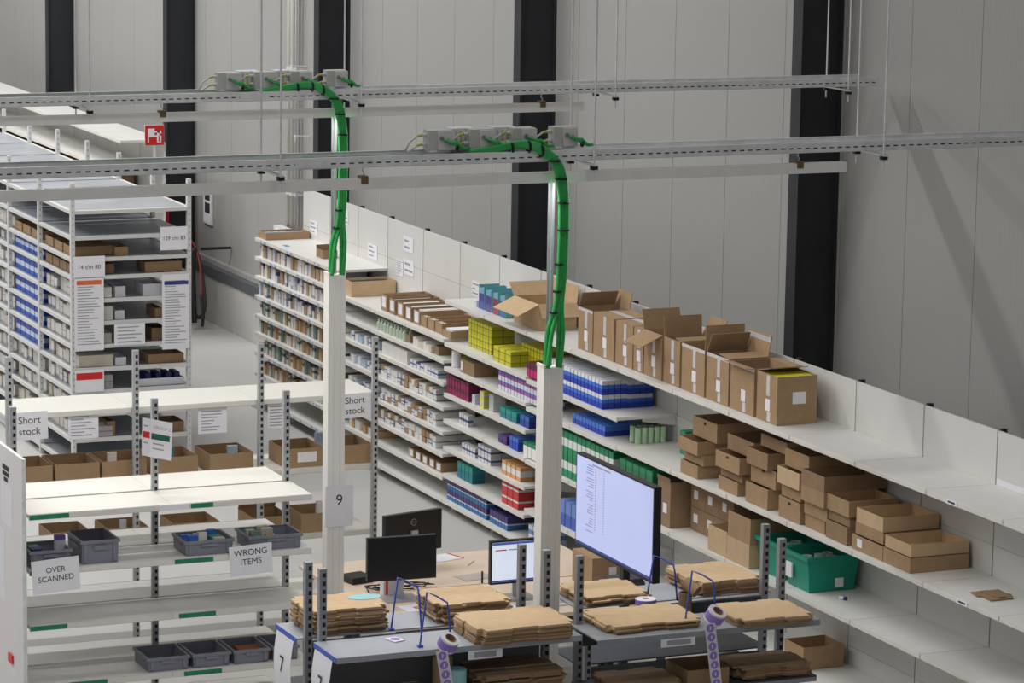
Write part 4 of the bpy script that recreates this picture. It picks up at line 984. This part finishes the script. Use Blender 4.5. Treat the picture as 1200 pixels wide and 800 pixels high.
# large screen parallel to the wall, facing the aisle
TY = 9.6; tc = [PY(*p, TY) for p in ((673.7, 529), (765.5, 570), (766, 684), (676, 639))]
tx0, tx1, tz0, tz1 = (tc[0].x+tc[3].x)/2, (tc[1].x+tc[2].x)/2, (tc[2].z+tc[3].z)/2, (tc[0].z+tc[1].z)/2
t = thing('display_screen', 'large lit display on a black floor stand facing the aisle', 'screen', ((tx0+tx1)/2, TY, 0))
hw = (tx1-tx0)/2
obj('casing', MB().box(-hw, hw, .0, .055, tz0, tz1), M_BLACK, t)
obj('panel', MB().box(-hw+.014, hw-.014, -.002, .0, tz0+.022, tz1-.014), screen_mat('display_glow', (188, 197, 240), .42), t)
fd = Face((0, -.0022, (tz0+tz1)/2), *RY)
pl_ = MB(); rg = random.Random(5)
for k in range(26):
    b = .28-k*.019
    if k % 5 == 4: continue
    L = rg.uniform(.05, .13); fd.rect(pl_, -hw+.30-L, -hw+.30, b, b+.008, 0, .0006)
obj('text_column', pl_, mat('display_ink', (150, 156, 190), .6, 0, .02, 4, emit=.35), t)
pl_ = MB()
for k in range(24): fd.rect(pl_, -hw+.33, -hw+.345, .27-k*.019, .277-k*.019, 0, .0006)
obj('red_column', pl_, mat('pale_red_ink', (214, 140, 160), .6), t)
pl_ = MB()
for k in range(24): fd.rect(pl_, -hw+.47, -hw+.485, .27-k*.019, .277-k*.019, 0, .0006)
obj('grey_column', pl_, mat('pale_grey_ink', (170, 178, 206), .6), t)
obj('heading', fd.rect(MB(), -hw+.28, -hw+.58, .293, .302, 0, .0006), M_GREYINK, t)
obj('task_bar', fd.rect(MB(), -hw+.014, hw-.014, (tz0-tz1)/2+.022, (tz0-tz1)/2+.04, 0, .0008), MATS['bar_navy'], t)
obj('column', MB().box(-.03, .03, .07, .12, .02, (tz0+tz1)/2+.1), M_BLACK, t)
obj('mount', MB().box(-.2, .2, .055, .07, tz0+.2, tz0+.5), M_BLACK, t)
obj('stand_base', MB().box(-.35, .35, -.12, .32, 0, .02), M_BLACK, t)
# desk clutter
def on_desk(px, py, z=DZ): return PZ(px, py, z)
p = on_desk(418, 681); t = thing('mini_computer', 'small black desktop box beside the numbered pole', 'computer', (p.x, p.y, DZ+.001), .2)
obj('case', MB().box(-.09, .09, -.09, .09, 0, .05), M_BLACK, t); obj('port', MB().box(.0902, .0912, .03, .06, .015, .035), M_GREYINK, t)
for i, (px, py, w_, d_, rz, m, lab) in enumerate(((518, 654, .20, .28, .3, M_PAPER, 'white leaflet with red edge beside dark monitor'), (552, 660, .01, .16, .9, mat('grey_strip', (170, 162, 156), .6), 'thin grey strip lying on beige desk'),
                                   (556, 676, .18, .26, .2, mat('grey_mat', (188, 178, 170), .7), 'flat grey mat lying before the lit monitor'))):
    p = on_desk(px, py); t = thing(('leaflet', 'edging_strip', 'desk_mat')[i], lab, ('paper', 'strip', 'mat')[i], (p.x, p.y, DZ+.001), rz)
    obj('sheet', MB().box(-w_/2, w_/2, -d_/2, d_/2, 0, .003), m, t)
    if i == 0: obj('red_edge', MB().box(-w_/2, w_/2, d_/2-.02, d_/2, .003, .004), M_RED, t)
p = on_desk(493, 712); t = thing('leaflet', 'white leaflet with red bar beside the label roll hook', 'paper', (p.x, p.y, DZ+.001), .1)
obj('sheet', MB().box(-.1, .1, -.14, .14, 0, .003), M_PAPER, t); obj('red_bar', MB().box(-.03, .03, -.05, .06, .003, .004), M_RED, t)
p = on_desk(466, 690); t = thing('cable_tangle', 'black cables trailing from the switched off monitor', 'cables', (p.x, p.y, DZ+.004))
for k in range(4):
    rg = random.Random(k+3); pts = [(.05, -.25+.12*k, .004)]
    for q in range(5): pts.append((rg.uniform(-.1, .12), -.22+.12*q+rg.uniform(-.03, .03), .006+rg.uniform(0, .04)))
    obj('cable', MB().tube(bez(pts, 6), .005, 6), M_TIE, t, smooth=True)
p = on_desk(466, 688); t = thing('orange_carton', 'white and orange carton standing behind the switched off monitor', 'box', (-22.19, 8.60, DZ+.002))
obj('carton', MB().box(-.04, .04, -.07, .07, 0, .17), M_PAPER, t)
for s in (-.055, .05): obj('orange_band', MB().box(.0402, .0412, s, s+.02, .0, .17), M_ORANGE, t)
p = on_desk(625, 690); t = thing('keyboard', 'white keyboard lying below the lit monitor', 'keyboard', (-21.5, 9.5, DZ+.001), .1)
obj('board', MB().box(-.07, .07, -.21, .21, 0, .018), M_PAPER, t); obj('key_field', MB().box(-.055, .055, -.195, .195, .018, .022), M_JBOX, t)
p = on_desk(620, 684); t = thing('white_papers', 'loose white papers beside the lit monitor', 'paper', (-21.75, 9.95, DZ+.001), .4); obj('sheets', MB().box(-.12, .12, -.15, .15, 0, .02), M_PAPER, t)
p = on_desk(565, 683); tag(obj('pen_stand', MB().tube([(0, 0, 0), (0, 0, .09)], .008, 8), M_TIE, None, (p.x, p.y, DZ+.001)), 'small black upright stick on beige desk', 'pen')
# cartons and printer right of the pole
carton(-21.98, sy(712, -21.98, .85), DZ, .36, .42, .24, 'closed brown carton on desk with white stickers', m=M_CARD, lid=True, stickers=(('s', -.1, .5, .06, .09), ('s', .25, .35, .06, .09)))
t = thing('label_printer', 'dark grey label printer in front of the large display', 'printer', (-21.45, sy(732, -21.45, .8), DZ+.001), .1)
obj('body', MB().hexa([(-.14, -.13, 0), (.14, -.13, 0), (.14, .13, 0), (-.14, .13, 0), (-.12, -.12, .15), (.08, -.12, .15), (.08, .12, .15), (-.12, .12, .15)]), mat('printer_grey', (70, 72, 84), .45), t)
obj('lid', MB().box(-.12, .07, -.115, .115, .151, .17), mat('printer_grey', (70, 72, 84), .45), t)
# ================================================================== PACKING RACK
def prack(Xp, y0, y1, side, z, label, m_top, lower=None, depth=.40, tops=(2.1, 2.1), deck=None):
    """one-sided rack: two slotted posts and a deck to one side (side +1 towards the camera)"""
    t = thing('packing_rack', label, 'rack', (Xp, y0, 0)); w_ = y1-y0
    post(t, 0, .03, tops[0], .04, .045, M_GSTEEL); post(t, 0, w_-.03, tops[1], .04, .045, M_GSTEEL)
    xa, xb = (.022, depth) if side > 0 else (-depth, -.022)
    b = MB().box(xa, xb, -.03, w_+.03, z-.008, z)
    xf = xb if side > 0 else xa
    b.box(min(xf, xf+.003*side), max(xf, xf+.003*side), -.03, w_+.03, z-.035, z)
    obj('deck', b, m_top, t)
    obj('beam', MB().box(-.018, .018, .055, w_-.055, z-.14, z-.02), M_DSTEEL, t)
    if lower:
        for zl in lower:
            o = obj('deck', MB().box(xa, xb, -.02, w_+.02, zl-.008, zl), M_DSTEEL, t)
            obj('beam', MB().box(-.018, .018, .055, w_-.055, zl-.12, zl-.02), M_DSTEEL, t)
            obj('front_lip', MB().box(xf-.004, xf, -.02, w_+.02, zl-.036, zl-.009), M_GSTEEL, o)
    for yy in (.03, w_-.03): obj('foot', MB().box(min(0, xf*.9), max(0, xf*.9), yy-.03, yy+.03, 0, .05), M_DSTEEL, t)
    return t
M_DECK = mat('deck_grey', (164, 168, 176), .45, .1, .04, 5)
ZR = 1.665
t = prack(-18.05, 6.44, 7.88, -1, 1.63, 'packing rack with number 7 sheet and the teal marked carton blanks', M_DECK, (1.29,))
obj('blue_edge', MB().box(-.40, -.025, -.034, -.0305, 1.60, 1.63), M_BLUEEDGE, t)
t = tN = prack(-17.86, 6.46, 7.96, 1, ZR, 'packing rack carrying the hanging label roll', M_DECK, (1.31,), depth=.41)
obj('blue_edge', MB().box(.03, .41, -.034, -.0305, ZR-.03, ZR), M_BLUEEDGE, t)
obj('barcode_card', MB().box(.4145, .416, sy(549, -17.44, ZR-.05)-6.46, sy(589, -17.44, ZR-.05)-6.46, ZR-.085, ZR-.03), M_PAPER, t)
obj('barcode_print', MB().box(.4162, .4166, sy(556, -17.44, ZR-.05)-6.46, sy(582, -17.44, ZR-.05)-6.46, ZR-.075, ZR-.042), M_GREYINK, t)
obj('shade_sheet', MB().box(-.016, -.012, .06, 1.44, .35, ZR-.145), mat('sheet_grey', (128, 130, 134), .5), tN)  # added sheet, its grey stands in for the shadow under the deck
t = prack(-18.05, 8.27, 9.55, -1, 1.66, 'packing rack behind the far carton blanks next to teal crate', M_DECK, (1.3,), depth=.42, tops=(1.62, 2.1))
t = prack(-17.66, 8.03, 9.46, 1, 1.68, 'packing rack with two label rolls beside the wall shelving', M_GSTEEL, (1.33,), depth=.41)
obj('barcode_card', MB().box(.4145, .416, sy(775, -17.24, 1.62)-8.03, sy(815, -17.24, 1.62)-8.03, 1.60, 1.65), M_PAPER, t)
obj('barcode_print', MB().box(.4162, .4166, sy(782, -17.24, 1.62)-8.03, sy(810, -17.24, 1.62)-8.03, 1.61, 1.64), M_GREYINK, t)
for i, (x0, x1, yy, z, lab) in enumerate(((-18.42, -18.12, 6.405, 1.60, 'white sheet with 7 hanging beside the slotted post'), (-17.80, -17.50, 6.425, ZR-.03, 'white sheet with 7 hanging from blue deck edge'))):
    h_ = .36; t = thing('bay_number_sheet', lab, 'sign', ((x0+x1)/2, yy, z))
    f = Face((0, 0, 0), *RY)
    b = MB(); k = 6; n0 = 0
    for j in range(k):                    # a gently curved sheet
        za, zb_ = -h_*j/k, -h_*(j+1)/k; ya, yb_ = -.02*math.sin(j/k*3.1), -.02*math.sin((j+1)/k*3.1)
        b.slab([(-(x1-x0)/2, ya, za), ((x1-x0)/2, ya, za), ((x1-x0)/2, yb_, zb_), (-(x1-x0)/2, yb_, zb_)], (0, -.001, 0))
    obj('paper', b, M_PAPER, t); obj('lettering', Face((0, -.024, -h_*.5), *RY).text(MB(), '7', .15, 0, 0, 0), M_INK, t)
# flattened carton blanks
def blank_pts(w, d, rg):
    """notched outline of a die cut carton blank"""
    a, b = w/2, d/2; n = .035; p = []
    p += [(-a, -b+n), (-a+.05, -b+n), (-a+.05, -b), (-a*.1-.02, -b), (-a*.1-.02, -b+.012), (-a*.1+.02, -b+.012), (-a*.1+.02, -b), (a-.06, -b), (a-.06, -b+n), (a, -b+n)]
    p += [(a, -b*.35), (a-.02, -b*.35+.01), (a-.02, b*.2), (a, b*.2+.01), (a, b-n), (a-.05, b-n), (a-.05, b), (.02, b), (.02, b-.012), (-.02, b-.012), (-.02, b), (-a+.06, b), (-a+.06, b-n), (-a, b-n), (-a, b*.3), (-a+.02, b*.3-.01), (-a+.02, -b*.2), (-a, -b*.2-.01)]
    return p
BL = {}
def blanks(cx, cy, z, w, d, n, label, th=.011, rz=0., seed=0, m=None):
    rg = random.Random(seed); key = (round(w, 2), round(d, 2), th)
    if key not in BL: BL[key] = MB().prism(blank_pts(w, d, rg), 0, th).mesh('carton_blank')
    for k in range(n):
        mm = m or (M_CARD2 if k == n-1 else (M_CARD3, M_CARD, M_CARD2)[k % 3])
        o = share('carton_blank', BL[key], mm, None, (cx+rg.uniform(-.013, .013), cy+rg.uniform(-.018, .018), z+.002+k*(th+.0006)), rz+rg.uniform(-.035, .035))
        tag(o, ('topmost' if k == n-1 else 'lower')+' notched carton blank '+label, 'cardboard', 'carton blanks '+label)
    return z+.002+n*(th+.0006)
def zone(*ps, z):
    q = [PZ(a, b, z) for a, b in ps]; return sum(v.x for v in q)/len(q), sum(v.y for v in q)/len(q)
blanks(-18.27, 6.75, 1.63, .40, .50, 11, 'in the stack marked with teal', seed=1, th=.013)
o = tag(obj('teal_disc', MB().prism([(.07*math.cos(q*.2618), .105*math.sin(q*.2618)) for q in range(24)], 0, .001), M_TEALPAPER, None, (-18.33, 6.93, 1.63+.002+11*.0136+.001)), 'pale teal oval marker on the carton blanks', 'marker')
blanks(-18.27, 7.56, 1.63, .43, .48, 10, 'in the stack left of the lit monitor', seed=2, th=.012)
blanks(-17.62, 7.61, ZR, .46, .62, 7, 'in the wide stack above the barcode card', seed=3, th=.013)
blanks(-18.27, 8.52, 1.66, .42, .46, 5, 'in the stack before the label printer', seed=4, th=.011)
blanks(-17.56, 8.42, 1.68, .45, .62, 4, 'in the wide stack beside the hanging label strip', seed=5, th=.011)
blanks(-18.33, 9.30, 1.66, .50, .46, 7, 'in the stack beside the cardboard tube', seed=6, th=.012)
blanks(-17.41, 9.19, 1.68, .44, .50, 4, 'in the stack beside the slotted end posts', seed=7, th=.012)
blanks(-17.44, 9.22, 1.33, .34, .50, 6, 'in the low stack under the slotted end posts', seed=8, th=.012, m=M_CARD3)
blanks(-17.64, 6.9, 1.31, .36, .44, 5, 'in the low stack above the number sheets', seed=9, th=.012, m=M_CARD3)
blanks(-17.64, 7.62, 1.31, .38, .55, 12, 'in the low stack beside the pale teal roll', seed=10, th=.012, m=M_CARD3)
blanks(-17.44, 8.36, 1.33, .36, .46, 4, 'in the low stack under the wide stack', seed=11, th=.012, m=M_CARD3)
carton(-17.42, 8.75, 1.33, .3, .28, .1, 'low dark brown carton on the lower deck', m=M_CARD3)
# label roll hooks and rolls
def hook(px, py_top, X, yd, z, reach, label, foot_dx=-.12):
    """bent blue wire: foot on the deck, up, over towards the camera and down"""
    p = PX(px, py_top, X)
    t = thing('label_hook', label, 'hook', (X, p.y, z)); zt = p.z-z
    pts = [(-.02, -.035, .0), (-.02, -.035, .02), (-.01, .0, zt), (.04, .04, zt-.015), (.10, .085, zt-.045), (.11, .09, zt-.09), (.13, .1, reach)]
    obj('wire', MB().tube(pts, .0055, 6), M_BLUEWIRE, t, smooth=True)
    obj('clamp', MB().box(-.035, -.005, -.05, -.02, 0, .012), M_BLUEWIRE, t)
    return t, Vector((X+.13, p.y+.1, z+reach))
h1 = hook(467, 677, -17.92, 0, ZR, .02, 'blue wire label hook beside the switched off monitor')
h2, tip = hook(501, 694, -17.50, 0, ZR, .02, 'blue wire hook holding the label roll over deck edge')
h3 = hook(767, 651, -18.1, 0, 1.66, .02, 'blue wire hook beside the large display')
h4, tip2 = hook(812, 669, -17.36, 0, 1.68, .02, 'blue wire hook holding the long label strip')
def label_roll(px, py, X, label, strip, sway):
    p = PX(px, py, X); t = thing('label_roll', label, 'label roll', p)
    ax = Matrix.Rotation(.5, 3, 'Y') @ Matrix.Rotation(-.25, 3, 'X')
    def tilt(mb): mb.v = [tuple(ax @ Vector(v)) for v in mb.v]; return mb
    obj('roll', tilt(MB().ring((0, 0, 0), .034, .058, .075, 2, 28)), mat('roll_white', (226, 220, 226), .6), t, smooth=False)
    obj('core', tilt(MB().ring((0, 0, .002), .030, .0335, .078, 2, 28)), M_CARD3, t)
    b = MB()
    obj('printed_band', tilt(MB().ring((0, 0, 0), .0581, .0588, .05, 2, 28)), M_PURPLE, t)
    n = strip; w_ = .036; pts = []
    for k in range(n+1): pts.append(Vector((.055-.003*k, -.062+sway*k, -.03-.058*k)))
    for k in range(n): b.slab([pts[k]+Vector((0, -w_, 0)), pts[k]+Vector((0, w_, 0)), pts[k+1]+Vector((0, w_, 0)), pts[k+1]+Vector((0, -w_, 0))], (-.0012, 0, 0))
    s = obj('strip', b, mat('roll_white', (226, 220, 226), .6), t)
    for k in range(n):
        c = (pts[k]+pts[k+1])/2
        obj('round_label', MB().tube([c+Vector((.0002, 0, 0)), c+Vector((.0018, 0, 0))], .0255, 16), M_PURPLE, s)
        obj('label_figure', MB().cbox(c+Vector((.0022, 0, 0)), (.0006, .007, .022)), M_PAPER, s)
    return t
label_roll(525, 753, -17.33, 'white and purple label roll hanging beside pale teal roll', 6, .012)
label_roll(838, 721, -17.18, 'white and purple label roll with long hanging strip', 7, .010)
def flat_roll(px, py, X, z, label):
    p = PX(px, py, X); t = thing('label_roll', label, 'label roll', (X, p.y, z+.002))
    obj('roll', MB().ring((0, 0, .02), .02, .065, .04, 2, 24), mat('roll_white', (226, 220, 226), .6), t)
    obj('printed_band', MB().ring((0, 0, .02), .0652, .066, .034, 2, 24), M_PURPLE, t)
flat_roll(757, 690, -18.0, 1.66, 'purple label roll lying beside the large display')
p = PX(464, 712, -17.98); t = thing('label_sheet', 'purple round label on white backing beside blue hook', 'label', (-17.72, sy(463, -17.72, ZR), ZR+.002), .3)
obj('backing', MB().box(-.05, .05, -.04, .04, 0, .004), mat('roll_white', (226, 220, 226), .6), t); obj('round_label', MB().tube([(0, 0, .004), (0, 0, .006)], .03, 16), M_PURPLE, t)
# tube cores, teal roll, odds
p = PX(803, 700, -17.95); t = thing('cardboard_tube', 'empty brown cardboard tube standing between blue hooks', 'tube', (-17.95, p.y, 1.68+.0))
t.location.z = PX(803, 712, -17.95).z-.02
obj('tube', MB().ring((0, 0, .06), .036, .042, .12, 2, 24), M_CARD3, t)
u_ = obj('tube', MB().ring((0, 0, 0), .036, .042, .10, 0, 24), M_CARD, t, (.02, .03, .155), (.3, .5, .6))
p = PX(536, 790, -17.5); t = thing('paper_roll', 'pale teal paper roll standing on the lower deck', 'roll', (-17.52, p.y, 1.312))
obj('roll', MB().ring((0, 0, .10), .02, .062, .20, 2, 28), M_TEALPAPER, t)
t = thing('paper_roll', 'pale brown paper roll behind the pale teal roll', 'roll', (-17.66, p.y-.03, 1.312)); obj('roll', MB().ring((0, 0, .12), .02, .06, .24, 2, 24), M_CARD2, t)
# ================================================================== THINGS ON THE WALL
wx = PY(341, 240, W-.1).x
for i, (dx, r, m, lab) in enumerate(((-.09, .032, M_CREAM, 'pale downpipe on the wall, next to the dark column side'), (.03, .032, M_CREAM, 'pale downpipe on the wall beside the thin conduit'), (.13, .012, M_GALV, 'thin grey conduit beside the pale downpipes'))):
    t = thing('wall_pipe', lab, 'pipe', (wx+dx, W-.09, 0))
    obj('pipe', MB().tube([(0, 0, 1.2), (0, 0, CEIL-.05)], r, 14), m, t, smooth=True)
    for z in (1.95, 3.4, 4.8): obj('pipe_clamp', MB().ring((0, 0, z), r+.001, r+.008, .03, 2, 14).box(-.008, .008, r, .088, z-.01, z+.01), M_GALV, t)
t = thing('wall_device', 'white valve box with pale cover on the downpipes', 'device', (wx-.02, W-.20, 1.35)); obj('box', MB().box(-.16, .2, -.05, .05, 0, .22), M_PANEL, t); obj('cover', MB().box(-.06, .05, -.06, -.05, .04, .2), M_PAPER, t)
p = PY(244, 242, W-.012); t = thing('wall_notice', 'framed notice with dark print on the panel wall', 'notice', (p.x, W-.003, p.z-.22))
obj('frame', MB().box(-.17, .17, -.02, 0, 0, .46), M_GALV, t); obj('sheet', MB().box(-.15, .15, -.022, -.0205, .02, .44), M_PAPER, t)
obj('dark_print', MB().box(-.10, .10, -.0235, -.0225, .30, .42), M_INK, t); obj('dark_print', MB().box(-.10, .10, -.0235, -.0225, .14, .27), M_INK, t)
cx3 = -23.115-5.585*3
p = PX(192, 158, -38.15); t = thing('hose_sign', 'red square sign with white hose symbol above cream topped shelving', 'sign', (-38.15, p.y, p.z))
obj('sign_post', MB().box(-.02, -.007, -.13, -.10, -.3, .1), M_GALV, t)
obj('plate', MB().box(0, .004, -.235, .0, -.12, .12), M_RED, t); obj('white_edge', MB().box(-.006, -.0005, -.24, .004, -.125, .125), M_PAPER, t)
fh = Face((.0045, -.1175, 0), *RX)
sym = MB()
for a0, a1, b0, b1 in ((-.085, .0, -.02, .08), (-.085, -.07, -.09, -.02), (.0, .05, .03, .05), (.03, .05, -.08, .05), (.05, .085, -.005, .015), (.065, .085, -.08, .05), (.0, .03, -.02, .0), (.03, .085, -.09, -.075)):
    fh.rect(sym, a0, a1, b0, b1, 0, .001)
o = obj('hose_symbol', sym, M_PAPER, t); o['kind'] = 'stuff'
p = PX(192, 250, cx3+.1); t = thing('hose_reel', 'red hose reel low on the dark column', 'hose reel', (cx3+.12, 12.28, p.z-.25))
obj('drum', MB().ring((0, -.06, .25), .03, .22, .1, 1, 24), M_RED, t); obj('mount', MB().box(-.06, .06, -.01, .065, .0, .5), M_RED, t)
q0 = PY(232, 330, 12.28); t = thing('hanging_hoses', 'dark and red hoses hanging beside tall rack', 'hose', (q0.x, 12.30, 0))
for k, (pa, r, m) in enumerate(((((226, 285), (232, 300), (238, 330), (240, 360), (234, 372), (227, 366)), .022, mat('hose_dark', (60, 44, 44), .6)), (((224, 282), (229, 290), (234, 310), (237, 345)), .009, mat('hose_red', (150, 50, 46), .6)),
                                (((227, 290), (226, 320), (227, 350), (228, 378)), .035, M_TIE), (((236, 345), (238, 368), (237, 382)), .022, M_TIE))):
    pts = [PY(a, b, 12.30-.04*k) for a, b in pa]
    obj('hose', MB().tube(bez([(v.x-q0.x, v.y-12.30, v.z) for v in pts], 6), r, 8), m, t, smooth=True)
obj('wall_peg', MB().box(-.02, .02, .02, .40, PY(230, 290, 12.3).z-.015, PY(230, 290, 12.3).z+.015), M_TIE, t)
for i, (px, py, lab) in enumerate(((350, 78, 'small wire bracket on the wall above the junction boxes'), (354, 160, 'small wire bracket on the wall between the trays'))):
    p = PY(px, py, W-.1); t = thing('wire_bracket', lab, 'bracket', (p.x, W-.002, p.z))
    obj('arm', MB().tube([(0, 0, 0), (0, -.2, .01), (.12, -.22, .02)], .007, 6), M_GALV, t)
    for k in range(3): obj('prong', MB().tube([(.12-.06*k, -.22+.02*k, .02), (.12-.06*k, -.22+.02*k, -.05 if i else .09)], .006, 6), M_GALV, t)
p = PY(1184, 570, G-.004); sheet('panel_label', 'long white label strip at the foot of the back panel', 'label', (p.x, G-.003, p.z), .36, .045, RY)
